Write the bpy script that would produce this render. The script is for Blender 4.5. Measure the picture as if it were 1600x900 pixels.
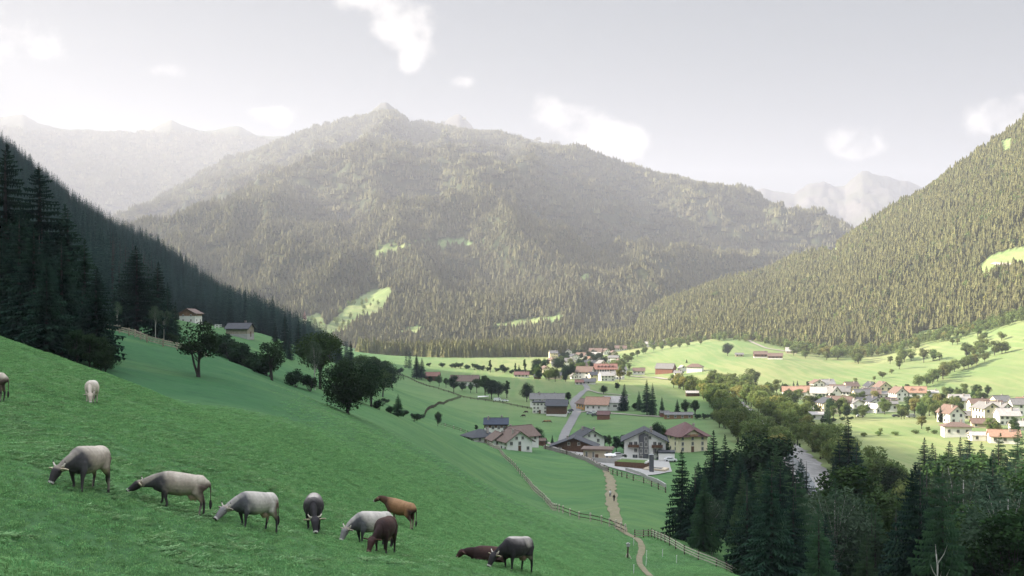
import bpy, bmesh, math, random
import numpy as np
from mathutils import Vector, Matrix, noise as mnoise

for o in list(bpy.data.objects):
    bpy.data.objects.remove(o)
R = math.radians
scene = bpy.context.scene
C = scene.collection
random.seed(7)
rng = np.random.default_rng(11)

# ------------------------------------------------------------------ camera
F, CX, HY = 1600.0, 800.0, 500.0           # focal length in px of a 1600 px wide picture, centre column, horizon row
cam_d = bpy.data.cameras.new('camera')
cam = bpy.data.objects.new('camera', cam_d)
C.objects.link(cam)
cam.location = (0, 0, 0)
cam.rotation_euler = (R(90), 0, 0)
cam_d.sensor_width = 36
cam_d.lens = 36
cam_d.shift_y = 50 / 1600.0
cam_d.clip_start = 0.5
cam_d.clip_end = 60000
scene.camera = cam

# ------------------------------------------------------------------ sky, sun, exposure
SUN_EL, SUN_AZ = 22.0, 86.0                # degrees up; degrees to the left of straight ahead
sun_dir = Vector((-math.sin(R(SUN_AZ)) * math.cos(R(SUN_EL)), math.cos(R(SUN_AZ)) * math.cos(R(SUN_EL)), math.sin(R(SUN_EL))))
world = bpy.data.worlds.new('World')
scene.world = world
world.use_nodes = True
SKY_STRENGTH = 0.15
sun_d = bpy.data.lights.new('sun', 'SUN')
sun_d.energy = 5.0
sun_d.angle = R(0.5)
sun_d.color = (1.0, 0.88, 0.72)
sun = bpy.data.objects.new('sun', sun_d)
C.objects.link(sun)
sun.rotation_euler = sun_dir.to_track_quat('Z', 'Y').to_euler()
scene.view_settings.view_transform = 'Standard'
scene.view_settings.look = 'None'
scene.view_settings.gamma = 1
scene.view_settings.use_curve_mapping = False
scene.view_settings.exposure = 2.1
scene.cycles.volume_bounces = 0
scene.cycles.max_bounces = 5
scene.cycles.diffuse_bounces = 3
scene.cycles.transmission_bounces = 3
scene.cycles.transparent_max_bounces = 6
scene.cycles.use_denoising = True
scene.cycles.caustics_reflective = False
scene.cycles.caustics_refractive = False

def build_world():
    nt = world.node_tree
    nt.nodes.clear()
    N, L = nt.nodes.new, nt.links.new
    out = N('ShaderNodeOutputWorld')
    sky = N('ShaderNodeTexSky')
    sky.sky_type = 'NISHITA'
    sky.sun_disc = False
    sky.sun_elevation = R(SUN_EL)
    sky.sun_rotation = R(-SUN_AZ)
    sky.air_density = 1.0
    sky.dust_density = 0.6
    sky.ozone_density = 1.0
    sky.altitude = 900
    bg = N('ShaderNodeBackground')
    bg.inputs['Strength'].default_value = SKY_STRENGTH
    # saturation of the sky colour, raised a little
    hs = N('ShaderNodeHueSaturation')
    hs.inputs['Saturation'].default_value = 1.2
    # shoulder: the glow round the sun and along the horizon rises less steeply than in clear air
    def vm(op, a, b):
        v = N('ShaderNodeVectorMath'); v.operation = op
        for i, q in enumerate((a, b)):
            if isinstance(q, tuple): v.inputs[i].default_value = q
            else: L(q, v.inputs[i])
        return v.outputs[0]
    den = vm('ADD', vm('MULTIPLY', sky.outputs[0], (2.0,)*3), (1.0,)*3)
    L(vm('DIVIDE', sky.outputs[0], den), hs.inputs['Color'])
    # fair-weather clouds, fixed in direction
    tc = N('ShaderNodeTexCoord')
    sep = N('ShaderNodeSeparateXYZ')
    L(tc.outputs['Generated'], sep.inputs[0])
    def math_(op, a, b=None, c=None):
        m = N('ShaderNodeMath'); m.operation = op
        for i, v in enumerate((a, b, c)):
            if v is None: continue
            if isinstance(v, (int, float)): m.inputs[i].default_value = v
            else: L(v, m.inputs[i])
        return m.outputs[0]
    ymax = math_('MAXIMUM', sep.outputs['Y'], 0.02)
    gx = math_('DIVIDE', sep.outputs['X'], ymax)
    gz = math_('DIVIDE', sep.outputs['Z'], ymax)
    comb = N('ShaderNodeCombineXYZ')
    L(gx, comb.inputs[0]); L(gz, comb.inputs[1])
    nz = N('ShaderNodeTexNoise'); nz.inputs['Scale'].default_value = 26; nz.inputs['Detail'].default_value = 9; nz.inputs['Roughness'].default_value = 0.55
    L(comb.outputs[0], nz.inputs['Vector'])
    nz2 = N('ShaderNodeTexNoise'); nz2.inputs['Scale'].default_value = 9; nz2.inputs['Detail'].default_value = 4
    L(comb.outputs[0], nz2.inputs['Vector'])
    blobs = [(604, 8, 62, 46, 1), (634, 36, 52, 48, 1), (648, 70, 34, 42, .95), (640, 96, 20, 22, .8), (560, 0, 50, 16, .55),
             (868, 178, 52, 34, .95), (905, 200, 55, 36, .8), (958, 212, 50, 38, 1), (942, 238, 50, 24, .9), (985, 222, 42, 34, .85),
             (1322, 220, 60, 30, 1.25), (1345, 232, 46, 20, 1.1), (1562, 184, 66, 36, 1.25), (1595, 168, 54, 26, 1.1), (1600, 200, 60, 22, .9),
             (437, 178, 38, 20, 1.2), (405, 172, 34, 9, .5), (722, 127, 30, 14, 1.1), (10, 45, 80, 52, .75), (60, 84, 62, 26, .6), (500, 126, 30, 7, .35),
             (255, 110, 60, 12, .3), (1490, 30, 90, 10, .25)]
    acc = None
    for (px, py, rx, ry, k) in blobs:
        sub = N('ShaderNodeVectorMath'); sub.operation = 'SUBTRACT'
        sub.inputs[1].default_value = ((px - CX) / F, (HY - py) / F, 0)
        L(comb.outputs[0], sub.inputs[0])
        mul = N('ShaderNodeVectorMath'); mul.operation = 'MULTIPLY'
        mul.inputs[1].default_value = (F / rx / 1.25, F / ry / 1.25, 0)
        L(sub.outputs[0], mul.inputs[0])
        ln = N('ShaderNodeVectorMath'); ln.operation = 'LENGTH'
        L(mul.outputs[0], ln.inputs[0])
        v = math_('MULTIPLY', math_('MAXIMUM', math_('SUBTRACT', 1.0, ln.outputs['Value']), 0.0), k * 1.25)
        acc = v if acc is None else math_('ADD', acc, v)
    acc = math_('MINIMUM', acc, 1.0)
    d = math_('ADD', acc, math_('MULTIPLY', math_('SUBTRACT', nz.outputs['Fac'], 0.5), 3.0))
    d = math_('ADD', d, math_('MULTIPLY', math_('SUBTRACT', nz2.outputs['Fac'], 0.5), 1.2))
    mr = N('ShaderNodeMapRange'); mr.interpolation_type = 'SMOOTHSTEP'
    mr.inputs['From Min'].default_value = 0.30; mr.inputs['From Max'].default_value = 1.55
    L(d, mr.inputs['Value'])
    gate = math_('MULTIPLY', mr.outputs[0], math_('MINIMUM', math_('MULTIPLY', acc, 5.0), 1.0))
    gate = math_('MULTIPLY', gate, math_('GREATER_THAN', sep.outputs['Y'], 0.05))
    gate = math_('MULTIPLY', gate, 0.86)
    # a bright veil added to the unseen sky overhead, filling light into the shade
    nv = N('ShaderNodeTexNoise'); nv.inputs['Scale'].default_value = 3.0; nv.inputs['Detail'].default_value = 6
    L(tc.outputs['Generated'], nv.inputs['Vector'])
    vr = N('ShaderNodeMapRange'); vr.interpolation_type = 'SMOOTHSTEP'
    vr.inputs['From Min'].default_value = 0.36; vr.inputs['From Max'].default_value = 0.62
    L(math_('ADD', sep.outputs['Z'], math_('MULTIPLY', math_('SUBTRACT', nv.outputs['Fac'], 0.5), 0.12)), vr.inputs['Value'])
    vl = N('ShaderNodeMix'); vl.data_type = 'RGBA'
    L(vr.outputs[0], vl.inputs['Factor']); L(hs.outputs[0], vl.inputs['A'])
    vl.inputs['B'].default_value = (3.1, 3.2, 3.4, 1)
    mx = N('ShaderNodeMix'); mx.data_type = 'RGBA'
    L(gate, mx.inputs['Factor'])
    L(vm('MULTIPLY', vl.outputs['Result'], (0.93, 0.965, 1.005)), mx.inputs['A'])
    mx.inputs['B'].default_value = (1.38, 1.31, 1.24, 1)
    L(mx.outputs['Result'], bg.inputs['Color'])
    L(bg.outputs[0], out.inputs['Surface'])
build_world()

# ------------------------------------------------------------------ tagging and linking
def tag(o, label=None, cat=None, group=None, kind=None):
    if label: o['label'] = label
    if cat: o['category'] = cat
    if group: o['group'] = group
    if kind: o['kind'] = kind
    return o

def link(name, data, parent=None, loc=None, coll=None):
    o = bpy.data.objects.new(name, data)
    (coll or C).objects.link(o)
    if parent is not None: o.parent = parent
    if loc is not None: o.location = loc
    return o

def empty(name, loc, rz=0.0):
    o = link(name, None, loc=loc)
    o.rotation_euler = (0, 0, rz)
    o.empty_display_size = 0.5
    return o

# ------------------------------------------------------------------ materials
def mat(name, col, rough=0.75, spec=0.3, var=0.0, vscale=2.0, metal=0.0, bump=0.0, stretch=None, col2=None, rnd=0.0):
    """procedural material: base colour broken up by noise, optional per-object variation and bump"""
    m = bpy.data.materials.new(name)
    m.use_nodes = True
    nt = m.node_tree
    b = nt.nodes['Principled BSDF']
    b.inputs['Roughness'].default_value = rough
    b.inputs['Specular IOR Level'].default_value = spec
    b.inputs['Metallic'].default_value = metal
    b.inputs['Base Color'].default_value = (*col, 1)
    N, L = nt.nodes.new, nt.links.new
    tc = N('ShaderNodeTexCoord')
    mp = N('ShaderNodeMapping')
    if stretch: mp.inputs['Scale'].default_value = stretch
    L(tc.outputs['Object'], mp.inputs[0])
    nz = N('ShaderNodeTexNoise'); nz.inputs['Scale'].default_value = vscale; nz.inputs['Detail'].default_value = 6; nz.inputs['Roughness'].default_value = 0.65
    L(mp.outputs[0], nz.inputs['Vector'])
    src = None
    if var > 0 or col2:
        mx = N('ShaderNodeMix'); mx.data_type = 'RGBA'
        mr = N('ShaderNodeMapRange'); mr.inputs['From Min'].default_value = 0.32; mr.inputs['From Max'].default_value = 0.68
        L(nz.outputs['Fac'], mr.inputs['Value'])
        L(mr.outputs[0], mx.inputs['Factor'])
        c2 = col2 if col2 else tuple(c * (1 + var) for c in col)
        c1 = col if col2 else tuple(c * (1 - var) for c in col)
        mx.inputs['A'].default_value = (*c1, 1); mx.inputs['B'].default_value = (*c2, 1)
        src = mx.outputs['Result']
    if rnd > 0:
        oi = N('ShaderNodeObjectInfo')
        mr2 = N('ShaderNodeMapRange'); mr2.inputs['To Min'].default_value = 1 - rnd; mr2.inputs['To Max'].default_value = 1 + rnd
        L(oi.outputs['Random'], mr2.inputs['Value'])
        hv = N('ShaderNodeHueSaturation')
        if src: L(src, hv.inputs['Color'])
        else: hv.inputs['Color'].default_value = (*col, 1)
        L(mr2.outputs[0], hv.inputs['Value'])
        src = hv.outputs[0]
    if src: L(src, b.inputs['Base Color'])
    if bump > 0:
        bp = N('ShaderNodeBump'); bp.inputs['Strength'].default_value = bump; bp.inputs['Distance'].default_value = 0.05
        L(nz.outputs['Fac'], bp.inputs['Height']); L(bp.outputs[0], b.inputs['Normal'])
    return m

def leaf_mat(name, c1, c2, rnd=0.35, transl=0.25, hue=0.02, vscale=0.5, warm=None):
    """foliage: two greens mixed by noise, brightness and hue differing from tree to tree"""
    m = bpy.data.materials.new(name)
    m.use_nodes = True
    nt = m.node_tree
    nt.nodes.clear()
    N, L = nt.nodes.new, nt.links.new
    out = N('ShaderNodeOutputMaterial')
    tc = N('ShaderNodeTexCoord')
    nz = N('ShaderNodeTexNoise'); nz.inputs['Scale'].default_value = vscale; nz.inputs['Detail'].default_value = 3
    L(tc.outputs['Object'], nz.inputs['Vector'])
    mr = N('ShaderNodeMapRange'); mr.inputs['From Min'].default_value = 0.35; mr.inputs['From Max'].default_value = 0.65
    L(nz.outputs['Fac'], mr.inputs['Value'])
    mx = N('ShaderNodeMix'); mx.data_type = 'RGBA'
    mx.inputs['A'].default_value = (*c1, 1); mx.inputs['B'].default_value = (*c2, 1)
    L(mr.outputs[0], mx.inputs['Factor'])
    oi = N('ShaderNodeObjectInfo')
    col = mx.outputs['Result']
    if warm:
        gt = N('ShaderNodeMapRange'); gt.inputs['From Min'].default_value = warm[3]; gt.inputs['From Max'].default_value = min(1.0, warm[3] + 0.12)
        L(oi.outputs['Random'], gt.inputs['Value'])
        mw = N('ShaderNodeMix'); mw.data_type = 'RGBA'
        L(gt.outputs[0], mw.inputs['Factor']); L(col, mw.inputs['A'])
        mw.inputs['B'].default_value = (*warm[:3], 1)
        col = mw.outputs['Result']
    wn = N('ShaderNodeTexWhiteNoise'); wn.noise_dimensions = '1D'
    L(oi.outputs['Random'], wn.inputs['W'])
    hv = N('ShaderNodeHueSaturation')
    a = N('ShaderNodeMapRange'); a.inputs['To Min'].default_value = 1 - rnd; a.inputs['To Max'].default_value = 1 + rnd
    L(wn.outputs['Value'], a.inputs['Value']); L(a.outputs[0], hv.inputs['Value'])
    b = N('ShaderNodeMapRange'); b.inputs['To Min'].default_value = 0.5 - hue; b.inputs['To Max'].default_value = 0.5 + hue
    L(oi.outputs['Random'], b.inputs['Value']); L(b.outputs[0], hv.inputs['Hue'])
    L(col, hv.inputs['Color'])
    df = N('ShaderNodeBsdfDiffuse'); L(hv.outputs[0], df.inputs['Color'])
    tr = N('ShaderNodeBsdfTranslucent'); L(hv.outputs[0], tr.inputs['Color'])
    ms = N('ShaderNodeMixShader'); ms.inputs[0].default_value = transl
    L(df.outputs[0], ms.inputs[1]); L(tr.outputs[0], ms.inputs[2])
    L(ms.outputs[0], out.inputs['Surface'])
    return m

# ------------------------------------------------------------------ mesh builder
class MB:
    """collects polygons with a material index and links them as ONE mesh object"""
    def __init__(s): s.v, s.f, s.m = [], [], []
    def add(s, vs, fs, mi=0):
        o = len(s.v)
        s.v += [tuple(p) for p in vs]
        s.f += [tuple(i + o for i in f) for f in fs]
        s.m += [mi] * len(fs)
        return s
    def box(s, c, size, rz=0.0, mi=0, M=None):
        hx, hy, hz = size[0] / 2, size[1] / 2, size[2] / 2
        vs = [Vector((x * hx, y * hy, z * hz)) for x, y, z in ((-1,-1,-1),(1,-1,-1),(1,1,-1),(-1,1,-1),(-1,-1,1),(1,-1,1),(1,1,1),(-1,1,1))]
        if rz:
            rot = Matrix.Rotation(rz, 3, 'Z'); vs = [rot @ v for v in vs]
        if M is not None: vs = [M @ v for v in vs]
        vs = [v + Vector(c) for v in vs]
        return s.add(vs, [(0,3,2,1),(4,5,6,7),(0,1,5,4),(1,2,6,5),(2,3,7,6),(3,0,4,7)], mi)
    def bar(s, a, b, w, h=None, mi=0):
        """a square bar from a to b"""
        a, b = Vector(a), Vector(b); h = h or w
        d = (b - a).normalized()
        up = Vector((0,0,1)) if abs(d.z) < 0.95 else Vector((0,1,0))
        x = d.cross(up).normalized() * w / 2; y = x.cross(d).normalized() * h / 2
        vs = [a-x-y, a+x-y, a+x+y, a-x+y, b-x-y, b+x-y, b+x+y, b-x+y]
        return s.add(vs, [(0,1,2,3),(7,6,5,4),(0,4,5,1),(1,5,6,2),(2,6,7,3),(3,7,4,0)], mi)
    def tube(s, pts, rad, n=6, mi=0, cap=True):
        rings = []
        pts = [Vector(p) for p in pts]
        for i, p in enumerate(pts):
            d = (pts[min(i+1, len(pts)-1)] - pts[max(i-1, 0)]).normalized()
            up = Vector((0,0,1)) if abs(d.z) < 0.9 else Vector((1,0,0))
            x = d.cross(up).normalized(); y = d.cross(x)
            rings.append([p + (x * math.cos(2*math.pi*k/n) + y * math.sin(2*math.pi*k/n)) * rad[i] for k in range(n)])
        vs = [v for r in rings for v in r]
        fs = [(i*n+k, i*n+(k+1)%n, (i+1)*n+(k+1)%n, (i+1)*n+k) for i in range(len(pts)-1) for k in range(n)]
        if cap: fs += [tuple(range(n-1, -1, -1)), tuple((len(pts)-1)*n+k for k in range(n))]
        return s.add(vs, fs, mi)
    def prism(s, outline, y0, y1, mi=0):
        """outline of (x,z) extruded along y"""
        n = len(outline)
        vs = [(x, y0, z) for x, z in outline] + [(x, y1, z) for x, z in outline]
        fs = [tuple(range(n)), tuple(range(2*n-1, n-1, -1))] + [(i, i+n, (i+1)%n+n, (i+1)%n) for i in range(n)]
        return s.add(vs, fs, mi)
    def mesh(s, name, mats, smooth=False):
        me = bpy.data.meshes.new(name)
        me.from_pydata([tuple(v) for v in s.v], [], s.f)
        for m in (mats if isinstance(mats, (list, tuple)) else [mats]): me.materials.append(m)
        if len(me.polygons):
            me.polygons.foreach_set('material_index', s.m)
            if smooth: me.polygons.foreach_set('use_smooth', [True] * len(me.polygons))
        me.update()
        return me
    def build(s, name, mats, parent=None, smooth=False, loc=None):
        return link(name, s.mesh(name, mats, smooth), parent, loc)

def np_mesh(name, V, Fc, mats, mi=None, smooth=False):
    """mesh from numpy arrays; Fc is (n,3) or (n,4)"""
    me = bpy.data.meshes.new(name)
    k = Fc.shape[1]
    me.vertices.add(len(V)); me.vertices.foreach_set('co', np.asarray(V, np.float32).ravel())
    me.loops.add(Fc.size); me.loops.foreach_set('vertex_index', Fc.astype(np.int32).ravel())
    me.polygons.add(len(Fc)); me.polygons.foreach_set('loop_start', np.arange(0, Fc.size, k, dtype=np.int32))
    for m in (mats if isinstance(mats, (list, tuple)) else [mats]): me.materials.append(m)
    if mi is not None: me.polygons.foreach_set('material_index', np.asarray(mi, np.int32))
    me.polygons.foreach_set('use_smooth', np.full(len(Fc), smooth))
    me.update(calc_edges=True)
    return me

# ================================================================== TERRAIN
def _hash(ix, iy, seed):
    h = (ix.astype(np.int64) * 374761393 + iy.astype(np.int64) * 668265263 + seed * 974634777) & 0x7fffffff
    h = ((h ^ (h >> 13)) * 1274126177) & 0x7fffffff
    return ((h ^ (h >> 16)) & 0xffff) / 65535.0
def vnoise(x, y, seed=0):
    x = np.asarray(x, float); y = np.asarray(y, float)
    ix, iy = np.floor(x), np.floor(y)
    fx, fy = x - ix, y - iy
    fx = fx*fx*fx*(fx*(fx*6-15)+10); fy = fy*fy*fy*(fy*(fy*6-15)+10)
    a = _hash(ix, iy, seed); b = _hash(ix+1, iy, seed); c = _hash(ix, iy+1, seed); d = _hash(ix+1, iy+1, seed)
    return (a*(1-fx)+b*fx)*(1-fy) + (c*(1-fx)+d*fx)*fy
def fbm(x, y, seed=0, octv=4, gain=0.5):
    s, a, t = 0, 1, 0
    for o in range(octv):
        s = s + a * (vnoise(x, y, seed+o*17) - 0.5); t += a; a *= gain
        x = x * 2.03 + 11.7; y = y * 2.03 - 5.3
    return s / t * 2
def ridged(x, y, seed=0, octv=4):
    s, a, t = 0, 1, 0
    for o in range(octv):
        s = s + a * (1 - np.abs(2 * vnoise(x, y, seed+o*31) - 1)); t += a; a *= 0.5
        x = x * 2.1 + 3.1; y = y * 2.1 + 7.7
    return s / t

# --- base ground: points read from the lie of the land (column, row, distance ahead in metres)
CTRL = [
 # the near pasture (first hill) and its crest
 (0,880,16),(0,760,26),(0,680,38),(0,600,58),(0,525,95),(100,900,19),(100,800,26),(125,765,31),(100,700,36),(143,632,62),(100,560,90),
 (200,900,22),(300,900,24),(270,802,33),(200,597,82),(200,700,42),(300,636,76),(300,700,52),(400,900,27),(390,828,34),(400,745,50),(400,682,72),
 (490,832,43),(500,900,29),(590,860,41),(625,818,60),(500,745,65),(600,900,31),(700,895,36),(805,893,42),(800,955,26),(620,760,90),(520,690,100),
 (-400,700,22),(-400,560,50),(-400,470,100),(-800,600,30),(-800,400,100),(-800,300,180),(-2500,0,60),(-2500,-300,140),
 (0,1300,4),(800,1180,4),(1600,1500,4),(-400,1000,4),(800,1040,14),(1200,1250,14),(1600,1500,14),(2400,1700,20),
 # dip behind the crest, second slope
 (0,536,120),(100,577,112),(200,612,103),(300,643,92),(200,592,125),(200,560,150),(185,520,185),(0,512,160),(0,490,230),(-300,440,180),
 (300,606,130),(310,588,150),(310,550,190),(400,640,105),(400,603,155),(420,597,175),(360,566,215),(500,668,120),(500,628,195),(545,646,175),(560,640,200),
 (600,700,135),(640,655,250),(600,645,215),(700,668,310),(700,720,180),(700,790,110),(760,699,305),(800,732,270),(830,768,238),(870,800,205),(800,815,130),(800,870,85),
 (975,831,172),(920,812,188),(900,860,120),(900,900,92),(1000,870,140),(1000,905,120),(1100,868,150),(1150,897,122),(1200,960,110),(1100,950,100),
 # lower meadow between fence and the houses
 (955,786,197),(950,748,262),(740,692,372),(830,713,345),(870,760,262),(900,725,330),(1045,768,262),(1040,800,215),(1085,845,175),
 # gorge wood on the right
 (1150,860,170),(1250,990,150),(1250,830,230),(1400,1010,150),(1400,800,260),(1600,1000,150),(1600,800,270),(1150,790,270),(2400,1000,160),(2400,760,300),
 # left: behind the second slope, farms and the green knoll
 (300,506,480),(335,512,450),(375,524,430),(420,540,420),(350,548,300),(240,515,300),(0,465,330),(470,562,420),(480,550,520),(430,528,460),(500,608,330),(540,600,420),(400,578,240),
 (560,578,700),(560,615,380),(620,578,850),(600,640,330),(640,662,330),(640,650,400),(620,604,650),(660,622,560),(700,642,500),(690,652,430),(740,662,480),(700,602,800),(640,568,1150),
 # valley floor
 (790,690,400),(850,652,560),(800,680,450),(900,700,400),(1000,717,352),(1080,708,370),(900,640,600),(1000,640,600),(900,612,750),(1000,612,750),(800,612,750),(900,596,900),(800,592,900),(1000,596,900),
 (900,578,1100),(800,576,1100),(900,562,1300),(750,563,1250),(650,556,1450),(850,555,1450),(750,551,1650),(950,548,1500),(600,556,1700),
 (1150,690,410),(1150,640,600),(1150,612,760),(1300,655,540),(1300,690,430),(1300,740,335),(1400,740,330),(1400,690,430),(1400,655,540),(1550,735,345),(1550,690,430),(1550,655,540),(2400,690,450),(2400,620,700),
 # sunny slopes on the right
 (1000,585,1050),(1030,570,1120),(1000,546,1400),(1100,600,880),(1100,560,1120),(1150,531,1260),(1050,540,1350),(1200,570,1000),(1200,548,1180),(1300,604,840),(1300,576,1000),(1300,556,1130),
 (1400,612,780),(1400,575,950),(1400,549,1120),(1460,612,760),(1500,576,880),(1500,552,1000),(1450,530,1120),(1600,612,740),(1600,572,830),(1540,515,1080),(1600,494,1060),(1800,560,800),(2400,400,900),
]
def _st(X, Y):
    return X / (Y + 20.0), np.log(np.maximum(Y, -15) + 20.0) * 0.55
_c = np.array(CTRL, float)
_cX = (_c[:,0]-CX)/F*_c[:,2]; _cY = _c[:,2]; _cZ = (HY-_c[:,1])/F*_cY
_cs, _ct = _st(_cX, _cY)
_cs = np.concatenate([_cs, [0.0, -1.5, 1.5]]); 
_extra = [(0, -10, -1.6), (-18, -8, 3.5), (18, -8, -8)]
_cs[-3:] = [x/(y+20) for x, y, z in _extra]
_ct = np.concatenate([_ct, [math.log(y+20)*0.55 for x, y, z in _extra]])
_q = np.concatenate([_cZ/(_cY+20), [z/(y+20) for x, y, z in _extra]])
EPS = 0.035
_A = np.sqrt((_cs[:,None]-_cs[None])**2 + (_ct[:,None]-_ct[None])**2 + EPS**2)
_n = len(_cs)
_P = np.stack([np.ones(_n), _cs, _ct], 1)
_K = np.block([[_A + np.eye(_n)*(-0.004), _P], [_P.T, np.zeros((3,3))]])
_w = np.linalg.solve(_K, np.concatenate([_q, np.zeros(3)]))
def base(X, Y):
    X = np.asarray(X, float); Y = np.asarray(Y, float)
    Yc = np.minimum(Y, 1700.0)
    Xc = X * np.where(Y > 1700, 1700.0/np.maximum(Y, 1), 1.0)
    s, t = _st(Xc, Yc)
    s = np.clip(s, -2.6, 1.6)
    sh = s.shape; s = s.ravel(); t = t.ravel()
    out = np.empty(len(s))
    for i in range(0, len(s), 20000):
        a, b = s[i:i+20000], t[i:i+20000]
        k = np.sqrt((a[:,None]-_cs)**2 + (b[:,None]-_ct)**2 + EPS**2)
        out[i:i+20000] = k @ _w[:_n] + _w[_n] + _w[_n+1]*a + _w[_n+2]*b
    z = out.reshape(sh) * (Yc + 20)
    return np.where(Y > 1700, z + (-50 - z) * np.clip((Y-1700)/600, 0, 1), z)

def tab(px, table):
    t = np.array(table, float)
    return np.interp(px, t[:,0], t[:,1])
# --- hills and mountains: skyline row, ridge distance, foot distance per column
HILLS = {
 'left': dict(sky=[(-6000,-2000),(-3000,-1100),(-2000,-680),(-1400,-420),(-1000,-238),(-500,18),(-200,128),(0,240),(60,290),(120,338),(180,374),(250,404),(300,440),(350,478),(400,500),(450,524),(500,548),(560,568),(620,582),(680,600)],
              ridge=[(-6000,230),(-3000,330),(-2000,470),(-1000,700),(-500,820),(0,900),(250,1000),(680,1000)],
              foot=[(-6000,60),(-2000,130),(-500,190),(0,235),(160,250),(230,330),(300,520),(400,485),(480,560),(560,740),(620,880),(680,950)], p=1.0, back=0.42, amp=5, tree=1),
 'right': dict(sky=[(940,575),(980,540),(1000,496),(1050,470),(1130,441),(1190,428),(1240,404),(1300,390),(1330,368),(1400,323),(1440,304),(1500,260),(1600,192),(1700,120),(1900,-20),(2400,-250),(4000,-700)],
              ridge=[(940,1700),(1000,1900),(1200,2250),(1300,2100),(1440,1950),(1600,1800),(2400,1500),(4000,1100)],
              foot=[(940,1500),(1000,1440),(1050,1370),(1150,1290),(1300,1150),(1400,1130),(1450,1130),(1540,1090),(1600,1075),(2400,950),(4000,800)], p=0.95, back=0.4, amp=14, tree=1),
 'mid': dict(sky=[(-600,560),(-200,500),(0,432),(100,382),(200,335),(300,280),(350,253),(400,236),(450,216),(500,196),(560,185),(580,174),(593,162),(604,161),(616,170),(630,185),(640,190),(700,199),(760,213),(830,227),(900,241),(960,262),(1060,283),(1160,308),(1200,322),(1260,343),(1320,365),(1400,400),(1500,440),(1700,520)],
              ridge=[(-600,4600),(0,4600),(600,5200),(900,4800),(1200,4300),(1400,3900),(1700,3500)],
              foot=[(-600,2000),(0,1900),(600,1760),(900,1650),(1000,1750),(1200,2300),(1400,2600),(1700,2600)], p=0.86, back=0.45, amp=175, tree=1),
 'far_left': dict(sky=[(-1500,120),(-600,150),(-100,178),(0,181),(35,180),(60,189),(100,198),(150,205),(215,206),(240,196),(268,186),(290,196),(320,203),(345,199),(370,195),(400,206),(440,213),(520,250),(650,330),(800,420)],
              ridge=[(-1500,6200),(200,6600),(800,6900)], foot=[(-1500,4300),(0,4750),(500,5300),(800,5700)], p=0.9, back=0.45, amp=80, tree=2),
 'far_mid': dict(sky=[(400,330),(560,260),(640,215),(680,198),(700,185),(718,180),(735,190),(745,201),(752,197),(770,204),(800,212),(860,222),(900,236),(1000,262),(1080,282),(1110,288),(1150,302),(1210,330),(1300,380)],
              ridge=[(400,6700),(1300,6000)], foot=[(400,5500),(1300,5000)], p=0.9, back=0.5, amp=50, tree=3),
 'far_right': dict(sky=[(900,400),(1000,350),(1100,318),(1165,303),(1195,296),(1240,302),(1262,289),(1285,284),(1300,288),(1320,287),(1335,276),(1348,267),(1360,270),(1385,273),(1400,279),(1418,280),(1440,291),(1500,320),(1700,380),(2400,420)],
              ridge=[(900,8000),(2400,8100)], foot=[(900,5900),(2400,6000)], p=1.0, back=0.6, amp=130, tree=0),
}
for h in HILLS.values():
    fx = np.array(h['foot'], float)
    px = np.linspace(fx[0,0], fx[-1,0], 160)
    yb = np.interp(px, fx[:,0], fx[:,1])
    h['zb'] = np.stack([px, base((px-CX)/F*yb, yb)], 1)

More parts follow.
